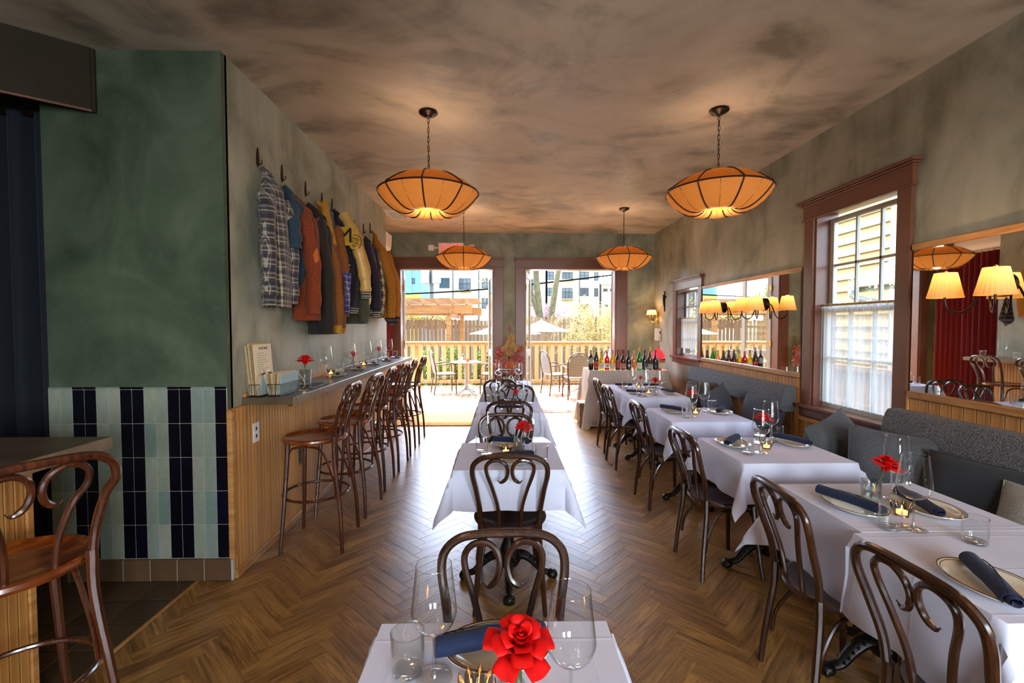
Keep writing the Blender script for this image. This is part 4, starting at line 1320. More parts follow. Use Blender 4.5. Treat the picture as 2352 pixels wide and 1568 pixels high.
SET = [  # table, kind, x, y, rotation, where
    ('T1', 'tumbler', -.210, 1.005, 0, 'left of the wine glasses on'), ('T1', 'wine', -.148, .985, 0, 'beside the tumbler at the left of'), ('T1', 'wine', .135, .885, 0, 'right of the rose on'),
    ('T1', 'plate', -.012, 1.06, .0, 'behind the rose on'), ('T1', 'napkin', -0.028, 1.067, 0.23, 'across the plate on'), ('T1', 'vase', .018, .895, 0, 'holding the rose on'), ('T1', 'candle', -.053, .915, 0, 'below the rose on'),
    ('T2', 'tumbler', -.124, 2.80, 0, 'at the left corner of'), ('T2', 'wine', -.087, 2.745, 0, 'left of the candle on'), ('T2', 'plate', .053, 2.935, 0, 'on the far side of'), ('T2', 'napkin', 0.06, 2.95, -0.35, 'lying on the far plate of'),
    ('T2', 'cut', .105, 2.83, 0, 'holding the low rose on'), ('T2', 'candle', .023, 2.745, 0, 'in the middle of'), ('T2', 'plate', .062, 2.575, 0, 'on the near side of'), ('T2', 'napkin', 0.062, 2.61, 0.25, 'lying on the near plate of'),
    ('T2', 'wine', .178, 2.67, 0, 'right of the candle on'), ('T2', 'tumbler', .224, 2.59, 0, 'at the right corner of'),
    ('T3', 'tumbler', -.112, 4.50, 0, 'at the left corner of'), ('T3', 'wine', -.058, 4.36, 0, 'at the left of'), ('T3', 'plate', .085, 4.54, 0, 'on the far side of'), ('T3', 'napkin', .085, 4.54, .03, 'lying on the far plate of'),
    ('T3', 'vase', .128, 4.42, 0, 'in the middle of'), ('T3', 'wine', .205, 4.44, 0, 'at the right of'), ('T3', 'tumbler', .262, 4.52, 0, 'at the right corner of'), ('T3', 'shaker', .035, 4.42, 0, 'left of the vase on'), ('T3', 'shaker', .070, 4.40, 0, 'beside the vase on'),
    ('T3', 'plate', .07, 4.19, 0, 'on the near side of'), ('T3', 'napkin', .07, 4.19, -.05, 'lying on the near plate of'),
    ('T4', 'wine', -.047, 6.15, 0, 'at the left of'), ('T4', 'wine', .226, 6.24, 0, 'at the right of'), ('T4', 'vase', .125, 6.30, 0, 'in the middle of'), ('T4', 'plate', .086, 6.05, 0, 'on the near side of'), ('T4', 'napkin', .086, 6.05, .1, 'lying on the near plate of'),
    ('T4', 'tumbler', .262, 6.05, 0, 'at the right corner of'), ('T4', 'tumbler', -.135, 6.10, 0, 'at the left corner of'), ('T4', 'shaker', .03, 6.25, 0, 'left of the vase on'), ('T4', 'shaker', .07, 6.20, 0, 'nearest the vase on'),
    ('R4', 'wine', 1.60, 5.63, 0, 'farthest left of'), ('R4', 'wine', 1.755, 5.60, 0, 'between the two roses on'), ('R4', 'wine', 1.56, 4.97, 0, 'nearest the front of'), ('R4', 'wine', 1.77, 5.15, 0, 'right of the near rose on'),
    ('R4', 'vase', 1.645, 5.52, 0, 'holding the far rose on'), ('R4', 'vase', 1.70, 5.06, 0, 'holding the near rose on'), ('R4', 'candle', 1.68, 5.62, 0, 'by the far vase of'), ('R4', 'candle', 1.66, 5.17, 0, 'by the near vase of'),
    ('R4', 'tumbler', 1.483, 5.52, 0, 'at the far left corner of'), ('R4', 'tumbler', 1.502, 4.985, 0, 'at the near left corner of'), ('R4', 'tumbler', 1.93, 5.50, 0, 'on the bench side of'),
    ('R4', 'plate', 1.515, 5.72, PI / 2, 'on the far left of'), ('R4', 'plate', 1.50, 5.18, PI / 2, 'on the near left of'), ('R4', 'plate', 1.885, 5.15, PI / 2, 'on the near bench side of'), ('R4', 'plate', 1.87, 5.72, PI / 2, 'on the far bench side of'),
    ('R4', 'napkin', 1.53, 5.75, -0.26, 'lying on the far left plate of'), ('R4', 'napkin', 1.51, 5.16, -0.56, 'lying on the near left plate of'), ('R4', 'napkin', 1.9, 5.22, -1.25, 'lying on the near bench-side plate of'), ('R4', 'napkin', 1.87, 5.72, .1, 'lying on the far bench-side plate of'),
    ('R3', 'plate', 1.525, 4.06, PI / 2, 'at the left of'), ('R3', 'napkin', 1.53, 4.08, -1.0, 'lying on the left plate of'), ('R3', 'tumbler', 1.547, 3.82, 0, 'at the near left of'), ('R3', 'wine', 1.605, 3.86, 0, 'in front of the rose on'), ('R3', 'wine', 1.82, 4.10, 0, 'behind the rose on'),
    ('R3', 'cut', 1.69, 4.05, 0, 'holding the rose on'), ('R3', 'candle', 1.685, 3.96, 0, 'right of the rose on'), ('R3', 'tumbler', 1.91, 4.14, 0, 'at the bench side of'), ('R3', 'plate', 1.915, 4.0, PI / 2, 'at the right of'), ('R3', 'napkin', 1.935, 4.02, 0.95, 'lying on the right plate of'),
    ('R2', 'plate', 1.485, 2.92, PI / 2, 'at the left of'), ('R2', 'napkin', 1.49, 2.935, 0.85, 'lying on the left plate of'), ('R2', 'tumbler', 1.476, 2.715, 0, 'at the near left of'), ('R2', 'wine', 1.57, 2.745, 0, 'in front of the rose on'), ('R2', 'wine', 1.79, 3.02, 0, 'behind the rose on'),
    ('R2', 'cut', 1.69, 2.97, 0, 'holding the rose on'), ('R2', 'candle', 1.655, 2.83, 0, 'right of the rose on'), ('R2', 'tumbler', 1.862, 3.06, 0, 'at the bench side of'), ('R2', 'plate', 1.885, 2.93, PI / 2, 'at the right of'), ('R2', 'napkin', 1.895, 2.945, -1.2, 'lying on the right plate of'),
    ('R1', 'plate', 1.48, 1.89, PI / 2, 'at the left of'), ('R1', 'napkin', 1.474, 1.9, -1.23, 'lying on the left plate of'), ('R1', 'cut', 1.625, 1.975, 0, 'holding the rose on'), ('R1', 'wine', 1.745, 1.985, 0, 'behind the rose on'), ('R1', 'wine', 1.557, 1.69, 0, 'nearest the front of'),
    ('R1', 'tumbler', 1.472, 1.695, 0, 'left of the front wine glass on'), ('R1', 'candle', 1.618, 1.81, 0, 'beside the wine glasses on'), ('R1', 'tumbler', 1.845, 2.075, 0, 'behind the wine glasses on'), ('R1', 'plate', 1.765, 1.86, PI / 2, 'at the bench side of'), ('R1', 'napkin', 1.748, 1.872, -1.8, 'lying on the bench-side plate of'),
    ('R1', 'tumbler', 1.675, 1.575, 0, 'standing alone at the right of'), ('R1', 'plate', 1.432, 1.29, PI / 2, 'at the front edge of'), ('R1', 'napkin', 1.42, 1.285, -2.03, 'lying on the front plate of'),
    ('C', 'wine', -1.565, 4.14, 0, 'first in line along'), ('C', 'wine', -1.565, 4.80, 0, 'second in line along'), ('C', 'wine', -1.575, 5.42, 0, 'third in line along'), ('C', 'wine', -1.555, 5.80, 0, 'fourth in line along'), ('C', 'wine', -1.565, 6.42, 0, 'last in line along'),
    ('C', 'plate', -1.475, 4.16, PI / 2, 'first in line along'), ('C', 'plate', -1.475, 4.77, PI / 2, 'second in line along'), ('C', 'plate', -1.485, 5.38, PI / 2, 'third in line along'), ('C', 'plate', -1.485, 5.96, PI / 2, 'fourth in line along'), ('C', 'plate', -1.485, 6.50, PI / 2, 'last in line along'),
    ('C', 'napkin', -1.475, 4.16, 1.9, 'lying on the first plate of'), ('C', 'napkin', -1.475, 4.77, 1.95, 'lying on the second plate of'), ('C', 'napkin', -1.485, 5.38, 1.9, 'lying on the third plate of'), ('C', 'napkin', -1.485, 5.96, 1.85, 'lying on the fourth plate of'), ('C', 'napkin', -1.485, 6.50, 1.9, 'lying on the last plate of'),
    ('C', 'tumbler', -1.54, 4.36, 0, 'behind the first plate of'), ('C', 'tumbler', -1.56, 4.47, 0, 'second behind the first plate of'), ('C', 'tumbler', -1.57, 5.64, 0, 'near the third plate of'), ('C', 'tumbler', -1.56, 6.22, 0, 'near the fourth plate of'), ('C', 'tumbler', -1.54, 6.66, 0, 'at the far end of'),
    ('C', 'candle', -1.575, 4.27, 0, 'by the first plate of'), ('C', 'candle', -1.565, 5.25, 0, 'by the third plate of'), ('C', 'shaker', -1.57, 4.98, 0, 'by the second plate of'), ('C', 'shaker', -1.55, 5.08, 0, 'right of its pair on'), ('C', 'vase', -1.575, 4.90, 0, 'holding the second rose on'), ('C', 'vase', -1.575, 5.95, 0, 'holding the third rose on')]
for tb, kd, x, y, rz, where in SET:
    zz = (CZ if tb == 'C' else Z) + (.0075 if kd == 'napkin' else 0)
    sc = .78 if (kd in ('plate', 'napkin') and tb in ('C', 'R4', 'T3', 'T4')) else None
    if kd == 'napkin' and tb == 'C': sc = .62
    if kd == 'napkin' and tb in ('R3', 'R2', 'T2'): sc = .92
    if kd == 'plate' and tb in ('R3', 'R2'): sc = 1.08
    if kd == 'wine': sc = 1.15 if tb == 'R1' else 1.03 if tb == 'T1' else 1.08
    if tb == 'R1' and kd == 'plate': sc = 1.15
    rot = (0, 0, rz)
    if kd == 'napkin' and tb != 'C': zz += .006
    inst(kd, (x, y, zz), rz, '%s %s %s' % (DESC[kd], where, NA[tb]), sc, rot)

tr = thing('slate_tray', 'small black slate tray under the first rose on the wall counter', 'tray', (-1.46, 3.46, CZ), 0)
obj('tray_plate', B().box(-.105, -.16, 0, .105, .16, .008, c=.002), 'black', tr)
inst('cut', (-1.475, 3.47, CZ + .0085), 0, 'cut-glass tumbler of water holding the first rose on the wall counter', 1.25)
ROSES = [  # x, y, z of stem foot, tilt x, tilt y, spin, scale, label
    (.018, .900, Z + .010, .36, -.03, .3, 1.12, 'big bright red rose in front, on the nearest small table'), (.115, 2.825, Z + .012, .25, -.15, 1, .95, 'low red rose in a short glass on the second middle-row table'),
    (.128, 4.42, Z + .012, .05, .05, 2, .75, 'small red rose on the third middle-row table'), (.125, 6.30, Z + .012, .05, -.08, 3, .8, 'small red rose on the farthest middle-row table'),
    (1.625, 1.975, Z + .012, .32, .05, .8, 1.05, 'bright red rose with pointed petals on the nearest banquette table'), (1.69, 2.97, Z + .012, .1, -.1, 1.7, 1.0, 'red rose seen through a wine glass on the second banquette table'),
    (1.69, 4.05, Z + .012, .1, .05, 2.6, 1.0, 'red rose seen through a wine glass on the third banquette table'), (1.645, 5.52, Z + .02, .05, .25, .2, .8, 'small dark red rose at the far end of the banquette tables'), (1.70, 5.06, Z + .015, -.02, .02, 1.2, .95, 'red rose in a bud vase on the fourth banquette table'),
    (-1.475, 3.47, CZ + .018, .05, .02, .5, 1.12, 'red rose in a cut-glass tumbler by the menus on the wall counter'), (-1.575, 4.90, CZ + .012, 0, .1, 1.5, .9, 'second red rose along the wall counter'), (-1.575, 5.95, CZ + .012, 0, .05, 2.5, .9, 'third red rose along the wall counter')]
for x, y, z, rx, ry, rz, sc, lb in ROSES:
    inst('rose', (x, y, z), 0, lb, sc, (rx, ry, rz))

# ================================================================ MENUS AND CHECK CARDS ON THE COUNTER
def wire_basket(loc, lx, ly, h, label):
    t = thing('wire_basket', label, 'basket', loc, 0, 'wire menu baskets')
    r = [(0, 0), (lx, 0), (lx, ly), (0, ly)]
    f = B()
    for z in (.004, h): f.tube([(x, y, z) for x, y in r], .0022, 6, closed=True)
    obj('frame', f, 'black', t)
    k = 0
    for a, c in zip(r, r[1:] + r[:1]):
        L = math.hypot(c[0] - a[0], c[1] - a[1]); n = max(2, int(L / .0155))
        for i in range(n):
            p = (a[0] + (c[0] - a[0]) * i / n, a[1] + (c[1] - a[1]) * i / n)
            obj('wire', B().tube([p + (.004,), p + (h,)], .0013, 5), 'black', t); k += 1
    fl = B()
    for i in range(1, 8): fl.tube([(lx * i / 8, 0, .004), (lx * i / 8, ly, .004)], .0013, 5)
    obj('basket_floor', fl, 'black', t)
wire_basket((-1.60, 2.945, CZ), .062, .30, .075, 'black wire basket of menus nearest the corner of the wall counter')
wire_basket((-1.500, 2.965, CZ), .085, .29, .075, 'black wire basket of pale blue check cards on the wall counter')
def sheet(loc, w, h, th, lean, mat, name, label, cat, group, detail=None, yaw=0.):
    t = thing(name, label, cat, loc, 0, group, (0, R_(lean), R_(yaw)))
    obj('cover', B().box(0, 0, 0, th, w, h, c=.0006), mat, t)
    if detail: detail(t, th)
    return t
def menu_print(t, th):
    text('title', 'LITTLE BLUE', .022, (th + .0004, .125, .295), (PI / 2, 0, PI / 2), 'ink', t, squash=.9)
    b = B(); rd = random.Random(3)
    for i in range(17):
        z = .262 - .0145 * i
        b.box(th, .04, z, th + .0005, .04 + rd.uniform(.07, .16), z + .0035)
    obj('print_lines', b, 'ink_soft', t, kind='stuff')
for i in range(7):
    sheet((-1.609 + .0082 * i, 2.955, CZ + .007), .23, .335 - .006 * ((i * 3) % 4), .0022, -4 - .3 * (6 - i), 'paper' if i in (6, 3, 1) else 'paper_dark', 'menu_sheet', 'cream menu headed LITTLE BLUE, frontmost of the tall menus on the counter' if i == 6 else 'tall cream menu stacked behind the front menu on the counter', 'menu', 'tall paper menus', menu_print if i == 6 else None)
for i in range(5):
    sheet((-1.560 + .0065 * i, 2.95, CZ + .007), .25, .125, .0022, 10 - 1.5 * i, 'pale_blue' if i == 4 else 'paper_dark' if i % 2 else 'paper', 'check_card', 'pale blue card at the front of the left wire basket' if i == 4 else 'small folded card packed in the left wire basket', 'card', 'cards in the left wire basket')
for i in range(6):
    sheet((-1.492 + .0115 * i, 2.975, CZ + .007), .26, .135, .0024, -14 + 4.6 * i, 'pale_blue' if i == 5 else 'paper_dark' if i % 2 else 'paper', 'check_card', 'large pale blue card at the front of the right wire basket' if i == 5 else 'folded card packed in the right wire basket', 'card', 'cards in the right wire basket')
for i, (y, z) in enumerate(((3.06, .132), (3.02, .128))):
    t = thing('binder_clip', 'black binder clip on the cards, %s' % ('farther one' if i == 0 else 'nearer one'), 'clip', (-1.525 - .02 * i, y, CZ + z + .004), 0, 'binder clips')
    obj('clip_body', B().prism([(-.008, 0), (.008, 0), (.002, .012), (-.002, .012)], -.014, .014, 'y'), 'black', t)
    obj('clip_handle', B().tube(cr([(0, -.01, .012), (-.006, -.012, .028), (-.006, .012, .028), (0, .01, .012)], 5), .0012, 5), 'chrome', t)
tag(obj('elastic_loop', B().tube(cr([(-1.43, 3.22, CZ + .14), (-1.40, 3.25, CZ + .09), (-1.385, 3.26, CZ + .03), (-1.40, 3.20, CZ + .003), (-1.37, 3.30, CZ + .003), (-1.35, 3.38, CZ + .003)], 6), .0016, 5), 'elastic'), 'yellow elastic cord hanging from the cards on the counter', 'cord')

def plate_thing(name, label, loc, rz, w, h, mat, holes):
    t = thing(name, label, 'outlet', loc, rz)
    obj('cover_plate', B().box(-w / 2, -.004, -h / 2, w / 2, 0, h / 2, c=.0015), mat, t)
    for z in holes:
        obj('socket', B().box(-.008, -.006, z - .012, .008, -.003, z + .012, c=.001), 'black', t)
    for z in (-h * .42, h * .42):
        obj('screw', B().lathe([(0, 0), (.003, 0), (.002, .002), (0, .002)], 8), 'chrome', t, loc=(0, -.004, z), rot=(PI / 2, 0, 0))
plate_thing('wall_outlet', 'white outlet plate on the oak panelling below the counter', (-1.5985, 3.01, .83), PI / 2, .075, .125, 'white_plastic', (-.024, .024))
plate_thing('wall_outlet', 'black outlet plate low on the oak panelling behind the stools', (-1.5985, 3.66, .49), PI / 2, .05, .13, 'black', (-.022, .022))
plate_thing('wall_switch', 'small white switch plate on the back wall corner above the bottles', (XR - .0005, 7.60, 1.19), PI / -2, .05, .12, 'white_plastic', (0,))

# ================================================================ COATS ON HOOKS
def k_hook(t):
    """origin on the wall; +x into the room"""
    obj('back_plate', B().prism([(-.014, -.04), (0, -.06), (.014, -.04), (.02, .0), (.012, .05), (0, .10), (-.012, .05), (-.02, .0)], 0, .01, 'x'), 'bronze', t)
    obj('hook_arm', B().tube(cr([(.003, 0, -.02), (.022, 0, -.038), (.036, 0, -.034), (.038, 0, -.012)], 5), .0042, 7).ball((.038, 0, -.010), .006, 8, 5), 'bronze', t)
KINDS['hook'] = (k_hook, 'coat_hook', 'hook', 'coat hooks on the left wall')
HK = [(3.15, 2.625), (3.49, 2.63), (3.90, 2.635), (4.25, 2.64), (4.50, 2.655), (4.80, 2.57), (5.15, 2.59), (5.50, 2.64), (5.78, 2.71)]
HN = ['first coat hook, above the plaid shirt', 'coat hook above the blue shirt', 'coat hook above the dark and ochre jackets', 'coat hook above the grey shirt', 'coat hook above the letterman jacket', 'coat hook behind the olive coat', 'coat hook above the dark purple jacket', 'coat hook above the tan plaid shirt', 'last coat hook, above the mustard jacket']
for (y, z), lb in zip(HK, HN): inst('hook', (XL, y, z), 0, lb, .8)

def garment(name, label, y, zt, L, prof, mat, seed, sleeves=None, collar=None, hem=None, cat='jacket', x0=.02, lean=0.):
    """hung by its collar on the wall; local x away from wall, y along wall, z down from 0.
    prof: (fraction of L, half width along wall, depth from wall)"""
    t = thing(name, label, cat, (XL + x0, y, zt), 0, 'clothes hanging on the left wall')
    rd = random.Random(seed); ph = rd.uniform(0, 6)
    P = cr([(a, w, d) for a, w, d in prof], 5)
    n = 36; rows = []
    def row(p, inset=0.):
        out = []
        for i in range(n):
            a = 2 * PI * i / n
            ap = .42 + .58 * min(1, p.x / .17)
            w, d = p.y * ap - inset, p.z * ap - inset
            f = 1 + .11 * math.sin(5 * a + ph + p.x * 3) * min(1, p.x * 2) + .07 * math.sin(9 * a + ph * 2 + 4 * p.x) * p.x + .05 * noise.noise((math.cos(a) * 2 + seed, math.sin(a) * 2, p.x * 6))
            cx = d * .5 + lean * p.x
            out.append((max(.002, cx + d * .5 * math.cos(a) * f), w * math.sin(a) * f, -p.x * L))
        return out
    b = B(); vs = []
    for p in P: vs += row(p)
    last = P[-1]
    q = row(last, .008)
    vs += q
    up = [(x, yy, zz + .12) for x, yy, zz in row(last, .02)]
    vs += up
    k = len(P) + 2
    fs = [(j * n + i, (j + 1) * n + i, (j + 1) * n + (i + 1) % n, j * n + (i + 1) % n) for j in range(k - 1) for i in range(n)]
    fs += [tuple(range(n)), tuple((k - 1) * n + i for i in range(n))[::-1]]
    b.add(vs, fs)
    obj('body', b, mat, t, smooth=70)
    if collar:
        cm, cw, cd = collar
        c = [(cd * .30 + cd * .36 * math.cos(a), cw * .62 * math.sin(a), -.03 - .035 * math.cos(a)) for a in [2 * PI * i / 24 for i in range(24)]]
        obj('collar', B().tube(c, .015, 8, closed=True, flat=.5), cm, t, smooth=70)
    for s in (sleeves or []):
        sm, pts, r0, r1, cuff = s
        c = cr(pts, 6); m = len(c)
        rr = [(r0 + (r1 - r0) * i / (m - 1)) * (1 + .10 * math.sin(i * 1.1 + ph) + .05 * math.sin(i * 2.3)) for i in range(m)]
        sl = obj('sleeve', B().tube(c, rr, 14), sm, t, smooth=70)
        if cuff:
            d = (c[-1] - c[-2]).normalized()
            obj('cuff', B().tube([c[-1] - d * .005, c[-1] + d * .02, c[-1] + d * .06], [r1 * .95, r1 * .86, r1 * .9], 14), cuff, sl, smooth=70)
    if hem:
        pr = [P[-1]]
        r_ = row(P[-1], -.004)
        hb = B(); o = [(x, yy, zz) for x, yy, zz in r_] + [(x, yy, zz - hem[1]) for x, yy, zz in row(P[-1], .012)]
        hb.add(o, [(i, n + i, n + (i + 1) % n, (i + 1) % n) for i in range(n)] + [tuple(n + i for i in range(n))[::-1]])
        obj('hem_band', hb, hem[0], t, smooth=70)
    return t
def slv(mat, sy, x1, z1, x2, z2, L, r0=.06, r1=.045, cuff=None, y2=None):
    return (mat, [(x1, sy * .10, z1), (x1 + .03, sy * .15, z1 - .10), (x2, (y2 if y2 is not None else sy * .17), z1 - .10 - (L - .1) * .5), (x2, (y2 if y2 is not None else sy * .165), z1 - L)], r0, r1, cuff)
garment('plaid_shirt', 'long grey-blue plaid flannel shirt, first garment on the wall', 3.18, 2.575, .93, [(0, .035, .06), (.06, .07, .10), (.2, .10, .13), (.5, .13, .15), (.8, .12, .155), (1, .12, .15)], 'plaid_blue', 1,
        [slv('plaid_blue', -1, .07, -.20, .115, 0, .66, .05, .042, 'plaid_blue'), slv('plaid_blue', 1, .07, -.20, .11, 0, .64, .05, .042, 'plaid_blue')], ('plaid_blue', .05, .09), cat='shirt')
garment('denim_shirt', 'faded blue denim shirt between the plaid shirt and the rust jacket', 3.50, 2.55, .80, [(0, .03, .05), (.08, .07, .10), (.25, .11, .14), (.6, .12, .14), (.85, .10, .12), (1, .05, .07)], 'denim', 2,
        [slv('denim', -1, .08, -.18, .13, 0, .30, .06, .055)], ('denim', .05, .08), cat='shirt')
rj = garment('corduroy_jacket', 'rust orange corduroy jacket with lighter elbow patch', 3.66, 2.52, .96, [(0, .03, .06), (.1, .08, .12), (.25, .13, .17), (.6, .15, .18), (1, .16, .18)], 'rust', 3,
        [slv('rust', -1, .10, -.15, .20, 0, .70, .065, .05, 'rust'), slv('rust', 1, .09, -.15, .15, 0, .68, .06, .05)], ('rust', .06, .10))
obj('elbow_patch', B().grid(8, 10, lambda u, v: (.2535 - .02 * (2 * u - 1) ** 2 - .012 * (2 * v - 1) ** 2, -.185 + .035 * (2 * u - 1), -.53 + .105 * (2 * v - 1) * math.sqrt(max(0, 1 - .8 * (2 * u - 1) ** 2)))), 'rust_patch', rj, smooth=60)
for i in range(2): obj('button', B().ball((.247, -.175, -.80 - .035 * i), (.004, .008, .008), 8, 5), 'brass', rj)
garment('suede_coat', 'long dark brown suede coat between the rust and tan jackets', 3.92, 2.53, 1.08, [(0, .03, .06), (.1, .08, .13), (.25, .13, .18), (.6, .14, .19), (1, .15, .20)], 'black_suede', 4,
        [slv('black_suede', -1, .11, -.15, .20, 0, .86, .065, .055, 'black_suede')], ('black_suede', .06, .11))
tj = garment('canvas_jacket', 'tan brown canvas jacket with ochre yellow shoulders', 4.12, 2.60, 1.10, [(0, .03, .06), (.1, .07, .09), (.25, .11, .13), (.6, .14, .20), (1, .13, .20)], 'tan_brown', 5,
        [slv('tan_brown', -1, .10, -.28, .21, 0, .80, .06, .045, 'ochre'), slv('tan_brown', 1, .09, -.2, .16, 0, .8, .06, .045)], ('ochre', .06, .12), ('ochre', .05))
obj('shoulder_yoke', B().tube(cr([(.06, -.01, .0), (.09, -.06, -.14), (.115, -.095, -.28), (.135, -.12, -.40)], 5), [.026 + .0025 * i for i in range(16)], 12), 'ochre', tj, smooth=70)
garment('grey_shirt', 'pale grey shirt mostly hidden behind the tan jacket', 4.27, 2.60, .62, [(0, .03, .05), (.1, .05, .07), (.5, .06, .10), (1, .06, .10)], 'grey_cotton', 6, None, ('grey_cotton', .05, .10), cat='shirt')
bd = thing('bandana', 'blue purple patterned bandana hanging below the tan jacket', 'scarf', (XL + .29, 4.04, 1.98), 0, 'clothes hanging on the left wall')
obj('cloth_fold', B().grid(8, 10, lambda u, v: (.015 * math.sin(u * 9 + v * 2), (u - .5) * (.17 * (1 - .75 * v)), -.36 * v)).grid(8, 10, lambda u, v: (-.008 + .012 * math.sin(u * 9 + v * 2), (u - .5) * (.15 * (1 - .75 * v)), -.34 * v)), 'bandana', bd, smooth=60)
lj = garment('letterman_jacket', 'black letterman jacket with yellow M and tan leather sleeves', 4.50, 2.62, .93, [(0, .04, .08), (.08, .08, .14), (.2, .13, .20), (.6, .16, .24), (1, .14, .21)], 'letter_black', 7,
        [('letter_sleeve', [(.12, -.07, -.06), (.21, -.11, -.22), (.275, -.12, -.44), (.315, -.10, -.66), (.32, -.09, -.78)], .052, .05, 'stripe_cuff'), slv('letter_sleeve', 1, .14, -.16, .24, 0, .72, .06, .05, 'stripe_cuff')], ('letter_black', .075, .13), ('stripe_cuff', .05))
obj('chest_panel', B().grid(8, 6, lambda u, v: (.055 + .20 * u, -.170 - .016 * math.sin(PI * u), -.19 - .17 * v)), 'letter_gold', lj, smooth=60)
text('chest_letter', 'M', .19, (.165, -.194, -.275), (PI / 2, 0, 0), 'letter_black', lj, extrude=.002)
pt = obj('sleeve_patch', B().lathe([(0, .006), (.05, .003), (.058, 0), (.06, -.004)], 28, sy=1.25), 'letter_gold', lj, loc=(.25, -.168, -.33), rot=(PI / 2, .25, .1))
obj('patch_ring', B().tube([(.056 * math.cos(2 * PI * i / 28), .07 * math.sin(2 * PI * i / 28), .003) for i in range(28)], .003, 6, closed=True), 'letter_black', pt)
for i, wd in enumerate(('MISS', 'SP-AL', '09')): text('patch_word', wd, .034, (.0, .030 - .032 * i, .0075), (0, 0, 0), 'letter_black', pt, extrude=.001)
for i in range(2): obj('pocket_welt', B().tube([(.06 + .012 * i, -.185, -.44 - .01 * i), (.20 + .004 * i, -.178, -.58 + .035 * i)], .0065, 7), 'letter_sleeve', lj)
garment('olive_coat', 'olive green coat behind the letterman jacket', 4.78, 2.56, 1.02, [(0, .03, .07), (.1, .08, .13), (.25, .13, .18), (.6, .15, .22), (1, .15, .22)], 'olive', 8, [slv('olive', -1, .12, -.16, .24, 0, .78, .06, .05, 'olive')], ('olive', .07, .12))
garment('purple_jacket', 'dark purple wool jacket with striped cuffs', 5.16, 2.55, .86, [(0, .04, .08), (.1, .09, .14), (.25, .13, .20), (.6, .15, .23), (1, .14, .21)], 'purple', 9, [slv('purple', -1, .13, -.14, .26, 0, .74, .065, .045, 'stripe_cuff'), slv('purple', 1, .12, -.14, .2, 0, .72, .06, .045, 'stripe_cuff')], ('letter_sleeve', .07, .12), ('stripe_cuff', .045))
garment('tan_plaid_shirt', 'tan and dark plaid shirt between the purple and mustard jackets', 5.50, 2.56, .92, [(0, .03, .06), (.1, .08, .12), (.3, .12, .18), (.6, .13, .21), (1, .12, .19)], 'plaid_tan', 10, [slv('plaid_tan', -1, .12, -.18, .22, 0, .66, .055, .045, 'plaid_tan')], ('plaid_tan', .05, .10), cat='shirt')
garment('mustard_jacket', 'mustard yellow canvas jacket, last on the wall', 5.82, 2.68, 1.06, [(0, .02, .05), (.1, .06, .11), (.3, .13, .19), (.6, .16, .25), (1, .17, .25)], 'mustard', 11, [slv('mustard', -1, .13, -.24, .26, 0, .76, .065, .05, 'mustard'), slv('mustard', 1, .13, -.24, .25, 0, .74, .065, .05, 'mustard')], ('mustard', .04, .08))
sc = thing('hanging_scarf', 'dark patterned scarf hanging at the wall end by the mustard jacket', 'scarf', (XL + .12, 6.30, 2.12), 0, 'clothes hanging on the left wall')
obj('scarf_cloth', B().grid(8, 12, lambda u, v: ((u - .5) * (.05 + .16 * v) + .02 * v, .015 * math.sin(u * 10 + v * 3), -.52 * v - .09 * (1 - abs(u - .5) * 2) * v)).grid(8, 12, lambda u, v: ((u - .5) * (.05 + .15 * v) + .02 * v, .012 + .015 * math.sin(u * 10 + v * 3), -.52 * v - .08 * (1 - abs(u - .5) * 2) * v)), 'scarf', sc, smooth=60)
obj('knot', B().ball((.0, .005, .0), (.035, .03, .04), 10, 6), 'scarf', sc)
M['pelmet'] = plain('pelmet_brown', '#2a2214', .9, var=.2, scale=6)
# ================================================================ CURTAINS
def curtain(name, p0, p1, z0, z1, folds, amp, mat, label, seed=0, group=None, rod=True, th=.006, cat='curtain', taper=.0):
    a, c = Vector(p0).to_3d(), Vector(p1).to_3d()
    L = (c - a).length; d = (c - a) / L; nrm = Vector((-d.y, d.x, 0))
    t = thing(name, label, cat, (a.x, a.y, 0), 0, group)
    n, m = folds * 10, 8
    rd = random.Random(seed)
    fr = [rd.uniform(.7, 1.3) for _ in range(folds + 1)]
    def P(i, j, off):
        u = i / n; v = j / m
        k = u * folds; q = int(min(folds - 1, k))
        am = amp * (fr[q] * (1 - (k - q)) + fr[q + 1] * (k - q)) * (.75 + .4 * v)
        ph = .5 * math.sin(v * 2 + q)
        x = u * L
        return d * x + nrm * (am * math.sin(2 * PI * k + ph * .3) + .25 * am * math.sin(4 * PI * k + seed) + off) + Vector((0, 0, z1 + (z0 - z1) * v))
    b = B(); w = n + 1
    f0 = [P(i, j, 0) for j in range(m + 1) for i in range(w)]
    f1 = [P(i, j, th) for j in range(m + 1) for i in range(w)]
    k = len(f0)
    fs = [(j * w + i, j * w + i + 1, (j + 1) * w + i + 1, (j + 1) * w + i) for j in range(m) for i in range(n)]
    allf = fs + [tuple(reversed([q + k for q in f])) for f in fs]
    rim = list(range(w)) + [j * w + n for j in range(1, m + 1)] + [m * w + i for i in range(n - 1, -1, -1)] + [j * w for j in range(m - 1, 0, -1)]
    allf += [(rim[i - 1], rim[i], rim[i] + k, rim[i - 1] + k) for i in range(len(rim))]
    b.add(f0 + f1, allf)
    obj('drape', b, mat, t, smooth=70)
    if rod:
        e = d * L
        obj('rod', B().tube([(-d.x * .04, -d.y * .04, z1 - .01), (e.x + d.x * .04, e.y + d.y * .04, z1 - .01)], .009, 10), 'brass' if mat == 'sheer' else 'bronze', t)
    return t
curtain('red_curtain', (-1.86, 7.78), (-1.86, 6.60), .03, 2.72, 13, .035, 'red_velvet', 'floor-length red velvet curtain filling the recess past the coats', 3)
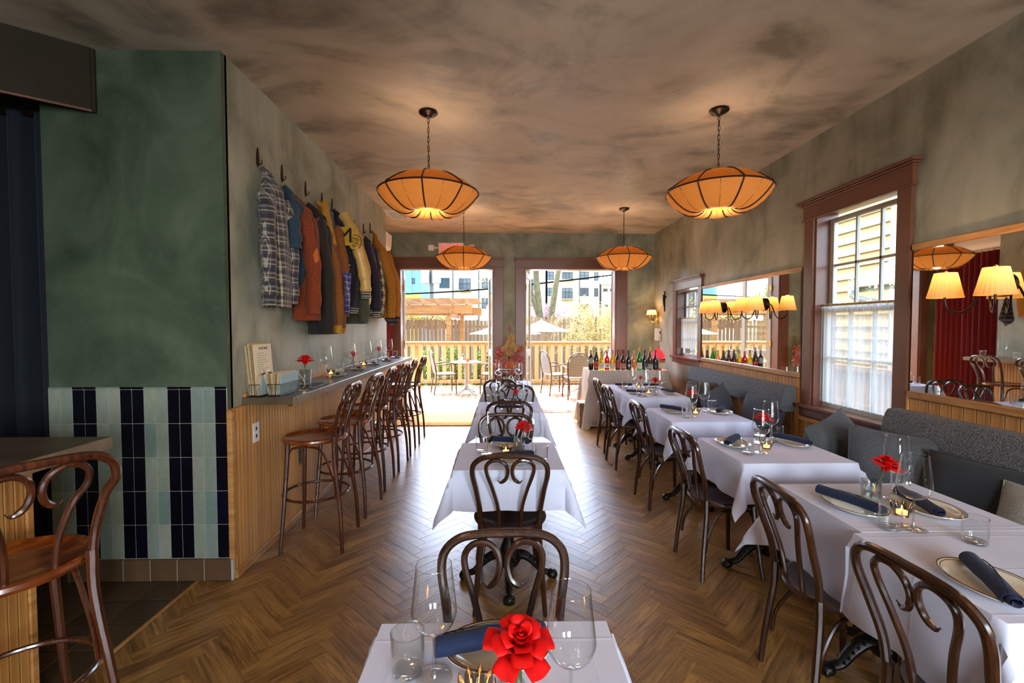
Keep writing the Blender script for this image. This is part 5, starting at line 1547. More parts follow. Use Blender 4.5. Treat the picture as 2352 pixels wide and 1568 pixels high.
curtain('blue_curtain', (-3.9, 2.62), (-2.70, 2.86), .02, 2.78, 9, .05, 'blue_velvet', 'dark blue velvet curtain left of the striped tiles', 5)
curtain('cafe_curtain', (XR + .055, 3.055), (XR + .055, 3.835), .885, 1.70, 14, .0075, 'sheer', 'sheer white half curtain in the large near window', 7, 'sheer half curtains', th=.002)
curtain('cafe_curtain', (XR + .055, 6.155), (XR + .055, 6.90), 1.19, 1.64, 12, .009, 'sheer', 'sheer white half curtain in the small far window', 8, 'sheer half curtains', th=.002)
pm = thing('curtain_pelmet', 'brown boxed pelmet above the blue curtain, up at the ceiling', 'pelmet', (-2.345, 2.735, 2.745), 0, None, (0, 0, math.atan2(-.75, -.98)))
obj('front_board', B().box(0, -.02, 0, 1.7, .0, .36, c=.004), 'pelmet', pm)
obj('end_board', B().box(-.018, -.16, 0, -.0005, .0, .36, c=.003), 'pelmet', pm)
obj('edge_bead', B().box(0, .0005, -.004, 1.7, .006, .008), 'red_trim', pm)

# ================================================================ WINE TABLE
wt = thing('sideboard_table', 'long side table under the putty cloth that carries the wine bottles', 'table', (1.90, 7.12, 0), 0)
obj('table_top', B().box(-.58, -.28, .82, .58, .28, .848, c=.004), 'trim_oak', wt)
for x in (-.54, .54):
    for y in (-.24, .24): obj('leg', B().box(x - .025, y - .025, 0, x + .025, y + .025, .82, c=.004), 'bent', wt)
cloth('side_tablecloth', 1.90, 7.12, .59, .29, .82, .851, 'putty coloured floor-length cloth on the table of wine bottles', 'cloth_buff', 41, group=None, corner=.14, wrinkle=.012)
BZ = .8575
def glassmat(name, tint, body, fac): return thin_glass(name, tint, 1.5, .02, 1.0, body, fac)
GM = {'dark': glassmat('bottle_dark', (.05, .03, .02, 1), '#100a08', .75), 'olive': glassmat('bottle_olive', (.22, .17, .05, 1), '#2a220c', .55), 'yellow': glassmat('bottle_yellow', (.95, .78, .05, 1), '#e8c41a', .35),
      'red': glassmat('bottle_red', (.85, .05, .06, 1), '#c41a20', .5), 'amber': glassmat('bottle_amber', (.5, .15, .04, 1), '#4a1c0c', .55), 'peach': glassmat('bottle_peach', (.98, .62, .36, 1), '#eeb07a', .4), 'green': glassmat('bottle_green', (.05, .62, .12, 1), '#0f8a2a', .35), 'gold': glassmat('bottle_gold', (.42, .30, .05, 1), '#584010', .5)}
def bottle(x, y, kind, h, burg, gl, lab, lz, lh, cap, label, extra=None):
    t = thing('wine_bottle', label, 'bottle', (x, y, BZ), 0, 'wine bottles in a row')
    r = .0385
    if burg: pr = [(0, .004), (.02, .002), (r - .004, 0), (r, .006), (r, h * .46), (r * .93, h * .54), (r * .62, h * .66), (.0165, h * .77), (.0138, h * .86), (.0138, h * .985), (.0125, h), (0, h)]
    else: pr = [(0, .004), (.02, .002), (r - .004, 0), (r - .001, .006), (r - .001, h * .60), (r * .92, h * .655), (r * .55, h * .71), (.0155, h * .76), (.014, h * .8), (.0138, h * .985), (.0125, h), (0, h)]
    obj('bottle_glass', B().lathe(pr, 24), GM[gl], t, smooth=50)
    if cap: obj('capsule', B().lathe([(.0149, h * .80), (.0149, h + .001), (0, h + .0015)], 18), cap, t)
    if lab:
        def fn(u, v):
            a = -PI / 2 + (u - .5) * 2.3
            return ((r + .0006) * math.cos(a), (r + .0006) * math.sin(a), lz + lh * v)
        lb = obj('paper_label', B().grid(14, 2, fn), lab, t)
        if extra: extra(t, r + .001, lz, lh)
    return t
def lab_lines(col, n=3):
    def f(t, r, z, h):
        b = B()
        for i in range(n):
            zz = z + h * (.25 + .5 * i / max(1, n - 1)); wd = (.5, .8, .4, .65)[i % 4]
            b.grid(8, 1, lambda u, v: (r * math.cos(-PI / 2 + (u - .5) * 1.5 * wd), r * math.sin(-PI / 2 + (u - .5) * 1.5 * wd), zz + .006 * v))
        obj('label_print', b, col, t, kind='stuff')
    return f
def lab_sun(col):
    def f(t, r, z, h):
        b = B().lathe([(0, .0), (.013, .0)], 16)
        for k in range(10):
            a = 2 * PI * k / 10
            b.prism([(.014 * math.cos(a - .2), .014 * math.sin(a - .2)), (.021 * math.cos(a), .021 * math.sin(a)), (.014 * math.cos(a + .2), .014 * math.sin(a + .2))], -.0003, .0003, 'z')
        obj('label_emblem', b, col, t, loc=(0, -r - .0008, z + h * .5), rot=(PI / 2, 0, 0))
    return f
M['lab_grey'] = plain('label_grey', '#a8a398', .7); M['lab_orange'] = plain('label_orange', '#d9562a', .7); M['lab_white'] = plain('label_white', '#e8e2d2', .7); M['lab_cream'] = plain('label_cream', '#d9cfa8', .7)
M['lab_red'] = plain('label_red', '#a33a30', .7); M['lab_pink'] = plain('label_pink', '#c98a7a', .7); M['lab_black'] = plain('label_black', '#1a1a20', .5); M['lab_peach'] = plain('label_peach', '#d97c4a', .7)
M['cap_grey'] = plain('cap_grey', '#8a8078', .4, metal=.5); M['cap_gold'] = plain('cap_gold', '#b58c4a', .4, metal=.5); M['cap_dark'] = plain('cap_dark', '#2a1d1a', .35); M['cap_red'] = plain('cap_red', '#6a231c', .35)
M['terracotta'] = plain('ink_purple', '#4a3a50', .7)
bx = [1.335 + .0815 * i for i in range(13)]
BT = [('dark', .30, 0, 'lab_grey', .095, .08, 'cap_grey', 'dark bottle with plain grey label, first on the left', lab_lines('ink_soft', 2)), ('olive', .335, 1, 'lab_orange', .02, .105, 'cap_grey', 'tall brown bottle with orange label and a dark sun emblem', lab_sun('terracotta')), ('yellow', .30, 1, 'lab_white', .025, .08, 'cap_grey', 'bright yellow wine bottle with white label and grey cap', lab_lines('ink', 3)),
      ('red', .28, 0, 'lab_white', .03, .07, None, 'short red bottle with a white and red label', lab_sun('lab_red')), ('yellow', .30, 1, 'lab_cream', .015, .085, 'cap_grey', 'yellow wine bottle with cream label', lab_lines('ink_soft', 3)), ('dark', .305, 1, 'lab_red', .02, .125, 'cap_red', 'dark bottle with tall rust red label', lab_lines('lab_pink', 4)),
      ('amber', .30, 1, 'lab_pink', .02, .08, 'cap_dark', 'amber bottle with dull pink label', lab_lines('lab_red', 2)), ('dark', .295, 1, 'lab_black', .02, .10, 'cap_dark', 'dark bottle with black label with white specks', lab_sun('lab_white')), ('peach', .295, 1, 'lab_peach', .02, .085, 'cap_gold', 'peach coloured clear bottle with orange label', lab_lines('lab_cream', 2)),
      ('green', .335, 1, 'lab_white', .02, .09, 'cap_gold', 'bright green bottle with white label', lab_lines('ink_soft', 3)), ('dark', .30, 1, 'lab_black', .015, .115, 'cap_dark', 'black bottle with a black label between the green and gold bottles', lab_lines('ink_soft', 4)), ('gold', .34, 1, 'lab_grey', .02, .07, 'cap_gold', 'tall olive gold bottle with pale label', lab_lines('ink', 2)),
      ('dark', .30, 1, 'lab_black', .02, .11, 'cap_dark', 'black bottle with white lettering next to the red lamp', lab_lines('lab_grey', 1))]
for x, (gl, h, bu, lab, lz, lh, cap, lb, ex) in zip(bx, BT): bottle(x, 6.90, gl, h, bu, gl, lab, lz, lh, cap, lb, ex)

rl = thing('table_lamp', 'small lamp with a glowing red panelled dome shade beside the bottles', 'lamp', (2.375, 6.98, BZ))
obj('base', B().lathe([(0, 0), (.06, 0), (.062, .008), (.04, .016), (.02, .022), (0, .022)], 24), 'bent', rl)
obj('post', B().lathe([(.012, .02), (.010, .06), (.014, .10), (.009, .14), (.009, .2), (0, .2)], 14), 'bent', rl)
M['red_glass'] = shade_mat('red_glass', '#d81c30', '#ff2a2a', .3, .4)
M['fringe'] = plain('fringe', '#a5664a', .8, var=.3, scale=60)
for k in range(8):
    a0 = 2 * PI * k / 8
    def fn(u, v, a0=a0):
        a = a0 + u * 2 * PI / 8
        r = .106 * math.sin(min(1, v * .98 + .04) * PI / 2) ** .8 * (1 + .03 * math.sin(u * PI))
        return (r * math.cos(a), r * math.sin(a), .325 - .165 * v)
    obj('shade_panel', B().grid(5, 8, fn), 'red_glass', rl, smooth=60)
    obj('shade_rib', B().tube([Vector(fn(0, v / 8)) * 1.0 for v in range(9)], .0028, 5), 'bent', rl)
obj('shade_band', B().lathe([(.109, .166), (.112, .160), (.112, .148), (.109, .145)], 40), 'bent', rl)
fr = B()
for k in range(70):
    a = 2 * PI * k / 70
    fr.tube([(.109 * math.cos(a), .109 * math.sin(a), .150), (.109 * math.cos(a), .109 * math.sin(a), .105)], .0045, 5)
obj('bead_fringe', fr, 'fringe', rl, kind='stuff')
obj('finial', B().lathe([(0, .322), (.014, .325), (.008, .335), (.004, .35), (0, .35)], 12), 'bent', rl)
obj('bulb', B().ball((0, 0, .235), (.018, .018, .026), 10, 6), 'lamp_bulb' if 'lamp_bulb' in M else emit('lamp_bulb', '#ffc050', 5), rl)
bulb('red_lamp_bulb', (2.375, 6.98, BZ + .235), 1.0, (1, .35, .2), .03)
cb = thing('crate', 'narrow grey-brown wooden box on the floor beside the cloth of the wine table', 'box', (1.215, 6.93, 0))
obj('side_boards', B().box(-.055, -.12, 0, .055, .12, .36, c=.004), 'fence', cb)
obj('lid', B().box(-.06, -.125, .36, .06, .125, .375, c=.003), 'white_plastic', cb)
for z in (.06, .18, .30): obj('batten', B().box(-.061, -.124, z, -.055, .124, z + .04, c=.002), 'fence', cb)

# ================================================================ DRIED FLOWERS IN FRONT OF THE PIER
fv = thing('flower_stand', 'dark stand holding the tall vase of dried flowers before the middle pier', 'stand', (.13, 7.62, 0))
obj('stand_top', B().lathe([(0, .70), (.16, .70), (.16, .725), (0, .725)], 28), 'bent', fv)
obj('post', B().lathe([(.02, .03), (.02, .70)], 12), 'bent', fv)
obj('foot', B().lathe([(0, 0), (.16, 0), (.15, .02), (.03, .035), (0, .035)], 24), 'bent', fv)
vs_ = thing('clay_vase', 'brown vase with dried hydrangeas and red berries', 'vase', (.13, 7.62, .727))
M['dry_tan'] = tile_mat('dry_hydrangea', ['#b58a4e', '#9c6f3c', '#c7a468'], .9); M['dry_red'] = tile_mat('dry_red_leaf', ['#b84a54', '#c96a6c', '#9a3a40', '#d08a86'], .8); M['dry_rust'] = plain('dry_rust', '#bb6a3c', .9, var=.3, scale=30)
M['dry_tan2'] = plain('dry_hydrangea_brown', '#c9a468', .9, var=.3, scale=40)
obj('vase_body', B().lathe([(0, .0), (.06, 0), (.075, .05), (.08, .11), (.06, .17), (.045, .20), (.05, .215), (.04, .21), (0, .16)], 24), 'dry_rust', vs_)
fa = thing('dried_flowers', 'dried bouquet of tan hydrangea heads with red leaves and berries', 'flowers', (.13, 7.62, .9))
rd = random.Random(11)
st = B()
for (x, y, z, r) in ((0, 0, .32, .085), (-.075, -.02, .24, .07), (.07, -.03, .25, .075), (.0, -.05, .17, .06), (.02, .03, .42, .065), (-.02, -.03, .26, .07)):
    h = B(); leafcloud(h, (0, 0, 0), (r, r, r * .85), 150, .030, 0, int(100 * x + 31 * z * 10))
    obj('flower_head', h, 'dry_tan2', fa, loc=(x, y, z))
    st.tube(cr([(0, 0, 0), (x * .4, y * .4, z * .5), (x, y, z)], 4), .0035, 5)
for k in range(26):
    a = rd.uniform(0, 2 * PI); e = rd.uniform(.05, .95)
    x, y, z = .22 * math.cos(a) * (1 - .2 * e), .12 * math.sin(a), -.06 + .34 * e
    sp = B(); leafcloud(sp, (0, 0, 0), (.055, .04, .05), 26, .036, 0, k)
    obj('leaf_spray', sp, 'dry_red' if k % 3 else 'dry_rust', fa, loc=(x, y, z))
    st.tube(cr([(0, 0, 0), (x * .5, y * .5, z * .4 + .03), (x, y, z)], 4), .0022, 5)
st.tube(cr([(0, 0, 0), (.01, 0, .3), (.0, -.01, .56)], 5), .0025, 5)
obj('stalks', st, 'bent', fa)
h = B(); leafcloud(h, (0, 0, 0), (.03, .03, .03), 40, .024, 0, 77); obj('red_bloom', h, 'dry_red', fa, loc=(0, -.01, .58))

# ================================================================ WALL FITTINGS
ex = thing('exit_sign', 'white exit sign with red letters above the left doorway', 'sign', (-.865, YB, 2.835))
obj('housing', B().box(-.22, -.065, -.10, .22, -.0005, .10, c=.006), 'white_plastic', ex)
text('lettering', 'EXIT', .185, (.0, -.0665, .0), (PI / 2, 0, 0), 'red_paint', ex, squash=.95)
for s in (-1, 1):
    obj('lamp_head', B().box(s * .345 - .05, -.075, -.035, s * .345 + .05, -.005, .065, c=.012), 'white_plastic', ex)
    obj('lamp_neck', B().tube([(s * .22, -.035, .015), (s * .30, -.035, .015)], .015, 10), 'white_plastic', ex)
gl_ = thing('gilt_sconce', 'small gilt two-candle sconce with cream shades in the far right corner', 'wall lamp', (XR - .0005, 7.74, 1.66))
obj('back_plate', B().prism([(-.035, -.07), (0, -.11), (.035, -.07), (.03, .05), (0, .11), (-.03, .05)], -.012, 0, 'x'), 'brass', gl_)
for s in (-1, 1):
    c = (-.12, s * .075, .0)
    ar = obj('arm', B().tube(cr([(-.01, 0, -.03), (-.05, s * .02, -.075), (-.10, s * .06, -.07), (c[0], c[1], -.03)], 5), .005, 7).lathe([(0, -.03), (.02, -.024), (.022, -.018), (0, -.018)], 14, 0, c), 'brass', gl_)
    obj('candle_sleeve', B().lathe([(.011, -.02), (.011, .06), (0, .06)], 12, 0, c), 'cap_gold', ar)
    obj('lamp_shade', B().lathe([(.062, .045), (.040, .125)], 36, 0, c, fn=lambda a, r, z: (r * (1 + .02 * math.cos(18 * a)), z)), 'sconce_shade', ar)
    bulb('gilt_bulb', (XR - .12, 7.74 + s * .075, 1.66 + .09), .4, (1, .72, .4), .02)
wb = thing('thermostat_box', 'white wall box with a small dark window below the gilt sconce', 'control box', (XR - .0005, 7.66, 1.375))
obj('housing', B().box(-.075, -.06, -.10, 0, .06, .10, c=.008), 'white_plastic', wb)
obj('display', B().box(-.03, -.0615, .01, -.012, -.0595, .055), 'black', wb)
obj('button', B().box(-.032, -.0625, -.07, -.022, -.0595, -.055), 'black', wb)
cx_ = thing('crucifix', 'small dark cross on the right wall above the gilt sconce', 'cross', (XR - .0005, 7.44, 1.94))
obj('upright', B().box(-.014, -.012, -.19, 0, .012, .14, c=.003), 'bronze', cx_)
obj('crossbar', B().box(-.013, -.07, .03, -.001, .07, .055, c=.003), 'bronze', cx_)
obj('figure', B().tube(cr([(-.02, 0, .06), (-.024, 0, .02), (-.02, .004, -.05), (-.016, 0, -.11)], 4), [.010, .013, .014, .013, .012, .012, .011, .010, .009, .008, .007, .006, .006], 8).ball((-.024, .003, .072), .012, 8, 5).tube([(-.018, -.055, .055), (-.021, 0, .045), (-.018, .055, .055)], .005, 6), 'bronze', cx_)
ac = thing('air_conditioner', 'white wall air conditioner high up past the end of the coat wall', 'air conditioner', (-2.0, 6.60, 2.64))
obj('casing', B().prism(cr([(0, 0), (.13, .0), (.235, .07), (.255, .16), (.26, .27), (.24, .30), (0, .30)], 3) and [(p.x, p.y) for p in cr([(0, 0), (.13, .0), (.235, .07), (.255, .16), (.26, .27), (.24, .30), (0, .30)], 3)], 0, .78, 'y'), 'white_plastic', ac, smooth=50)
obj('air_flap', B().box(.12, .03, -.004, .20, .75, .006), 'white_plastic', ac)
ve = thing('ceiling_vent', 'pale slotted vent in the ceiling behind the near left pendant', 'vent', (-1.50, 6.72, H), 0)
obj('vent_frame', B().box(-.13, -.25, -.008, .13, -.23, 0).box(-.13, .23, -.008, .13, .25, 0).box(-.13, -.23, -.008, -.11, .23, 0).box(.11, -.23, -.008, .13, .23, 0), 'white_plastic', ve)
obj('duct', B().box(-.11, -.23, -.0015, .11, .23, -.0005), 'black', ve)
sl = B().box(-.11, -.002, -.012, .11, .012, -.004).mesh('slat', 'white_plastic', 0)
for i in range(12): obj('slat', sl, parent=ve, loc=(0, -.215 + .038 * i, 0))
mt = thing('doormat', 'golden coir doormat lying inside the left doorway', 'mat', (-.93, 7.46, .0005))
obj('pile', B().box(-.78, -.50, .004, .62, .50, .016, c=.004), 'coir', mt)
obj('backing', B().box(-.785, -.505, 0, .625, .505, .005), 'lab_cream', mt)
# ================================================================ TERRACE BEHIND THE DOORS
dk = struct('terrace_deck', B().box(-4.2, 8.2, -.2, 5.4, 11.95, -.03), 'fence')
me = B().box(.003, 0, -.03, .142, 3.48, 0, c=.003).mesh('deck_board', 'deck', 0)
for i in range(62): obj('deck_board', me, parent=dk, loc=(-3.9 + .145 * i, 8.27, random.uniform(-.001, .001)))
struct('terrace_ground', B().box(-60, 8.2, -.9, 60, 120, -.75).box(2.83, -10, -.9, 60, 8.2, -.75), 'ground')

rg = thing('terrace_railing', 'cream painted wooden railing at the edge of the terrace', 'railing', (-3.9, 11.72, 0))
RL = 8.6
obj('handrail', B().box(0, -.085, 1.085, RL, .085, 1.125, c=.006), 'rail', rg)
obj('top_rail', B().box(0, -.02, 1.0, RL, .02, 1.085, c=.004), 'rail', rg)
obj('bottom_rail', B().box(0, -.02, .06, RL, .02, .145, c=.004), 'rail', rg)
me = B().box(-.048, -.042, .10, .048, -.02, 1.06, c=.003).mesh('baluster', 'rail', 0)
for i in range(44): obj('baluster', me, parent=rg, loc=(.1 + .195 * i, 0, 0))
pm_ = B().box(-.05, -.0, 0, .05, .10, 1.085, c=.004).mesh('post', 'rail', 0)
for i in range(6): obj('post', pm_, parent=rg, loc=(.05 + 1.7 * i, .02, -.02))

def k_bistro(t):
    """rattan terrace armchair, +y is the sitter's front"""
    def leg(p): obj('leg', B().tube(p, .0135, 8), 'rattan', t)
    for s in (-1, 1):
        leg(cr([(s * .235, .22, 0), (s * .225, .215, .40), (s * .235, .20, .62), (s * .25, .12, .685), (s * .25, -.05, .67), (s * .215, -.225, .64)], 5))
        leg(cr([(s * .22, -.27, 0), (s * .20, -.215, .44), (s * .215, -.25, .66)], 5))
        obj('brace', B().tube(cr([(s * .222, .20, .22), (s * .15, .20, .36), (s * .06, .20, .42)], 5), .007, 6), 'rattan', t)
    h = cr([(.205, -.215, .42), (.225, -.25, .64), (.215, -.285, .80), (.15, -.31, .92), (0, -.32, .965), (-.15, -.31, .92), (-.215, -.285, .80), (-.225, -.25, .64), (-.205, -.215, .42)], 5)
    obj('back_frame', B().tube(h, .0145, 8), 'rattan', t)
    def bk(u, v, o=0.):
        z = .47 + .475 * v
        w = .205 * math.sqrt(max(0, 1 - max(0, (v - .45) / .55) ** 2.2)) + .004
        return ((u * 2 - 1) * w, -.222 - .095 * v + .02 * (1 - (u * 2 - 1) ** 2) * -1 + o, z)
    obj('woven_back', B().grid(8, 10, lambda u, v: bk(u, v)).grid(8, 10, lambda u, v: bk(1 - u, v, .008)), 'weave', t, smooth=60)
    obj('woven_seat', B().box(-.225, -.21, .425, .225, .225, .455, c=.012), 'weave', t)
    obj('stretcher', B().tube([(-.225, .215, .33), (.225, .215, .33)], .008, 6).tube([(-.205, -.235, .33), (.205, -.235, .33)], .008, 6).tube([(-.22, .21, .33), (-.205, -.235, .33)], .008, 6).tube([(.22, .21, .33), (.205, -.235, .33)], .008, 6), 'rattan', t)
def k_bistable(t):
    obj('table_top', B().lathe([(0, .70), (.32, .70), (.335, .71), (.335, .722), (.325, .728), (0, .728)], 40), 'white_paint', t)
    obj('column', B().lathe([(.055, .10), (.04, .16), (.035, .30), (.035, .62), (.06, .70)], 18), 'white_paint', t)
    for k in range(4):
        a = PI / 4 + k * PI / 2
        c, s = math.cos(a), math.sin(a)
        obj('foot', B().tube(cr([(.03 * c, .03 * s, .14), (.12 * c, .12 * s, .09), (.22 * c, .22 * s, .035), (.29 * c, .29 * s, .018)], 5), [.04 - .0015 * i for i in range(16)], 8, flat=.7), 'white_paint', t)
KINDS['bistro'] = (k_bistro, 'rattan_armchair', 'chair', 'rattan terrace armchairs')
KINDS['bistable'] = (k_bistable, 'terrace_table', 'table', 'white terrace tables')
inst('bistable', (-.80, 10.25, 0), .1, 'round white pedestal table on the terrace with a red-topped bottle')
inst('bistable', (1.80, 10.35, 0), .3, 'white terrace table partly hidden behind the rattan chair with its back to us')
inst('bistro', (-1.30, 10.42, 0), R_(-72), 'rattan armchair left of the white terrace table')
inst('bistro', (-.22, 10.40, 0), R_(78), 'rattan armchair right of the white terrace table, cut by the door leaf')
inst('bistro', (1.20, 10.25, 0), R_(-68), 'rattan armchair turned sideways seen through the right doorway')
inst('bistro', (1.545, 9.62, 0), R_(4), 'rattan armchair with its back to us in the right doorway')
inst('bistro', (2.17, 10.65, 0), R_(100), 'rattan armchair half hidden behind the first wine bottles')
for nm, lb, ct, x, y, pr, mt_ in (('sauce_bottle', 'small white bottle with red top on the terrace table', 'bottle', -.90, 10.22, [(0, 0), (.033, 0), (.033, .10), (.016, .13), (0, .13)], 'white_plastic'), ('red_candle_jar', 'round orange-red jar on the terrace table', 'jar', -.755, 10.12, [(0, 0), (.03, 0), (.045, .03), (.045, .06), (.03, .085), (0, .085)], 'lab_orange')):
    t = thing(nm, lb, ct, (x, y, .7285))
    obj('body', B().lathe(pr, 20), mt_, t)
    zt = pr[-1][1]
    obj('cap', B().lathe([(0, zt), (.04, zt), (.03, zt + .025), (0, zt + .03)] if nm == 'sauce_bottle' else [(.028, zt), (.032, zt + .006), (0, zt + .006)], 16), 'red_paint' if nm == 'sauce_bottle' else 'lab_peach', t)
t = thing('folded_napkin', 'folded teal napkin on the terrace table', 'napkin', (-.62, 10.30, .7285), .3)
obj('cloth_fold', B().box(-.07, -.04, 0, .07, .04, .02, c=.006), 'panel_blue', t)
obj('fold_edge', B().box(-.07, -.042, .006, .07, -.039, .012), 'white_plastic', t)

# ---- market umbrellas on the lower yard
def umbrella(x, y, zt, r, rz, label):
    t = thing('market_umbrella', label, 'umbrella', (x, y, -.75), rz, 'white yard umbrellas')
    h = zt + .75
    obj('pole', B().tube([(0, 0, 0), (0, 0, h)], .025, 10), 'wash', t)
    n = 8
    b = B(); vs = [(0, 0, h)]
    for j in range(1, 7):
        for i in range(n * 4):
            a = 2 * PI * i / (n * 4)
            f = math.cos(PI / n) / math.cos((a % (2 * PI / n)) - PI / n)
            q = j / 6
            vs.append((r * q * f * math.cos(a), r * q * f * math.sin(a), h - .36 * q - .03 * math.sin(q * PI) * 1))
    m = n * 4
    fs = [(0, 1 + i, 1 + (i + 1) % m) for i in range(m)] + [(1 + (j - 1) * m + i, 1 + j * m + i, 1 + j * m + (i + 1) % m, 1 + (j - 1) * m + (i + 1) % m) for j in range(1, 6) for i in range(m)]
    b.add(vs, fs)
    k = len(vs); b.add([(x_, y_, z_ - .012) for x_, y_, z_ in vs], [tuple(reversed(f)) for f in fs])
    b.f += [(1 + 5 * m + i, 1 + 5 * m + (i + 1) % m, k + 1 + 5 * m + (i + 1) % m, k + 1 + 5 * m + i)[::-1] for i in range(m)]; b.m += [0] * m
    obj('canopy', b, 'umbrella', t, smooth=25)
    for i in range(n):
        a = 2 * PI * i / n
        obj('rib', B().tube([(0, 0, h - .03), (r * math.cos(a), r * math.sin(a), h - .39)], .008, 5), 'wash', t)
    obj('finial', B().ball((0, 0, h + .02), .03, 8, 5), 'wash', t)
    obj('foot_plate', B().lathe([(0, 0), (.25, 0), (.25, .05), (.04, .08), (0, .08)], 20), 'gutter', t)
umbrella(1.28, 15.0, 1.71, .99, .2, 'white umbrella seen through the right doorway')
umbrella(.10, 13.2, 1.66, 1.02, .1, 'white umbrella half hidden by the pier between the doors')

# ---- board fence, each board a part
def fence(x0, x1, y, h0, step, label, holes=True):
    t = thing('board_fence', label, 'fence', (x0, y, -.75), 0, 'weathered board fences')
    n = int((x1 - x0) / step)
    rd = random.Random(int(h0 * 100))
    ms = []
    for k in range(4):
        dz = (.0, .02, -.02, .035)[k]; g = .006 + .004 * k
        ms.append(B().prism([(g, 0), (step - g, 0), (step - g, h0 + .75 + dz - .03), (step - g - .03, h0 + .75 + dz), (g + .03, h0 + .75 + dz), (g, h0 + .75 + dz - .03)], -.012, .012, 'y').mesh('fence_board', 'fence', 0))
    for i in range(n): obj('fence_board', ms[rd.randrange(4)], parent=t, loc=(step * i, rd.uniform(-.004, .004), 0))
    for z in (.3, h0 + .45): obj('fence_rail', B().box(0, .014, z, n * step, .06, z + .09), 'fence', t)
    for i in range(0, n, 16): obj('fence_post', B().box(step * i, .06, 0, step * i + .1, .16, h0 + .7), 'fence', t)
    return t
fence(-6.6, -1.55, 18.0, 1.74, .152, 'weathered board fence left of the pergola post')
fence(-1.5, 2.0, 18.4, 1.74, .152, 'weathered board fence behind the left white umbrella')
fence(.75, 6.2, 17.4, 1.86, .152, 'taller board fence behind the yellow bush')

# ---- cedar pergola
pg = thing('cedar_pergola', 'orange cedar pergola in the yard', 'pergola', (-1.72, 15.0, -.75))
for x, y in ((0, 0), (-3.2, 0), (0.24, 2.2), (-2.96, 2.2)): obj('post', B().box(x - .07, y - .07, 0, x + .07, y + .07, 2.75, c=.006), 'cedar', pg)
obj('front_beam', B().box(-4.2, -.10, 2.66, .75, -.071, 2.95, c=.006), 'cedar', pg)
obj('rear_beam', B().box(-4.0, 2.271, 2.66, .95, 2.30, 2.95, c=.006), 'cedar', pg)
obj('side_beam', B().box(.071, -.3, 2.55, .11, 2.6, 2.78, c=.006), 'cedar', pg)
for i in range(11): obj('rafter', B().box(-4.05 + .46 * i, -.45, 2.95, -4.0 + .46 * i, 2.75, 3.09, c=.005), 'cedar', pg)
for i in range(8): obj('slat', B().box(-4.2, -.40 + .42 * i, 3.09, .95, -.36 + .42 * i, 3.13), 'cedar', pg)

# ---- plants
def foliage_thing(name, label, cat, loc, clouds, mat, size, stems=None, group=None, stem_mat='twig'):
    t = thing(name, label, cat, loc, 0, group)
    b = B()
    for k, (c, r, n) in enumerate(clouds): leafcloud(b, c, r, n, size, 0, k + int(abs(loc[0]) * 10))
    o = obj('foliage', b, mat, t, smooth=0, kind='stuff')
    if stems: obj('stems', stems, stem_mat, t)
    return t
def leafmat(name, cols):
    k = NT(name)
    v = k.coord('Object')
    nz = k.noise(v, 3.0, 6, .8)
    c = k.ramp(nz, [(.3 + .4 * i / max(1, len(cols) - 1), lin(q)) for i, q in enumerate(cols)])
    k.p(Base_Color=c, Roughness=.6)
    tl = k.n('BsdfTranslucent', Color=c)
    mx = k.n('MixShader', Fac=.45)
    k.t.links.new(k.b.outputs[0], mx.inputs[1]); k.t.links.new(tl.outputs[0], mx.inputs[2]); k.t.links.new(mx.outputs[0], k.out.inputs[0])
    M[name] = k.m
leafmat('leaf', ['#284408', '#486018', '#687828']); leafmat('leaf_yellow', ['#9c8820', '#b8a448', '#c8bc80']); leafmat('pink', ['#806070', '#a88894', '#c0a8b4']); leafmat('orange_leaf', ['#88401c', '#686428', '#a87838'])
for i, (x, w) in enumerate(((-1.95, .42), (-1.30, .36), (-.55, .26))):
    foliage_thing('green_shrub', 'leafy green shrub behind the railing, %s from the left' % ('first', 'second', 'third')[i], 'shrub', (x, 12.35, -.75), [((0, 0, .9 + .1 * (i % 2)), (w, .28, .78), 700)], 'leaf', .10, B().tube([(0, 0, 0), (.03, 0, 1.2)], .02, 6), 'green shrubs behind the railing', 'bark')
foliage_thing('orange_hedge', 'orange and green hedge showing above the left fence', 'hedge', (-3.2, 18.9, -.75), [((-.9, 0, 2.45), (1.0, .4, .35), 500), ((.5, 0, 2.4), (.9, .4, .3), 450)], 'orange_leaf', .14, B().tube([(-.9, 0, 0), (-.9, 0, 2.4)], .03, 6).tube([(.5, 0, 0), (.5, 0, 2.4)], .03, 6), None, 'bark')
for i, (x, w) in enumerate(((-2.0, 1.1), (.0, .9), (1.6, .8), (2.4, .6))):
    foliage_thing('pink_shrub', 'pink blossoming shrub above the fence, %s from the left' % ('first', 'second', 'third', 'fourth')[i], 'shrub', (x * 1.1, 22.8, -.75), [((0, 0, 2.95), (w, .5, .55), 420)], 'pink', .13, B().tube([(0, 0, 0), (0, 0, 2.5)], .03, 6), 'pink shrubs behind the fence', 'bark')
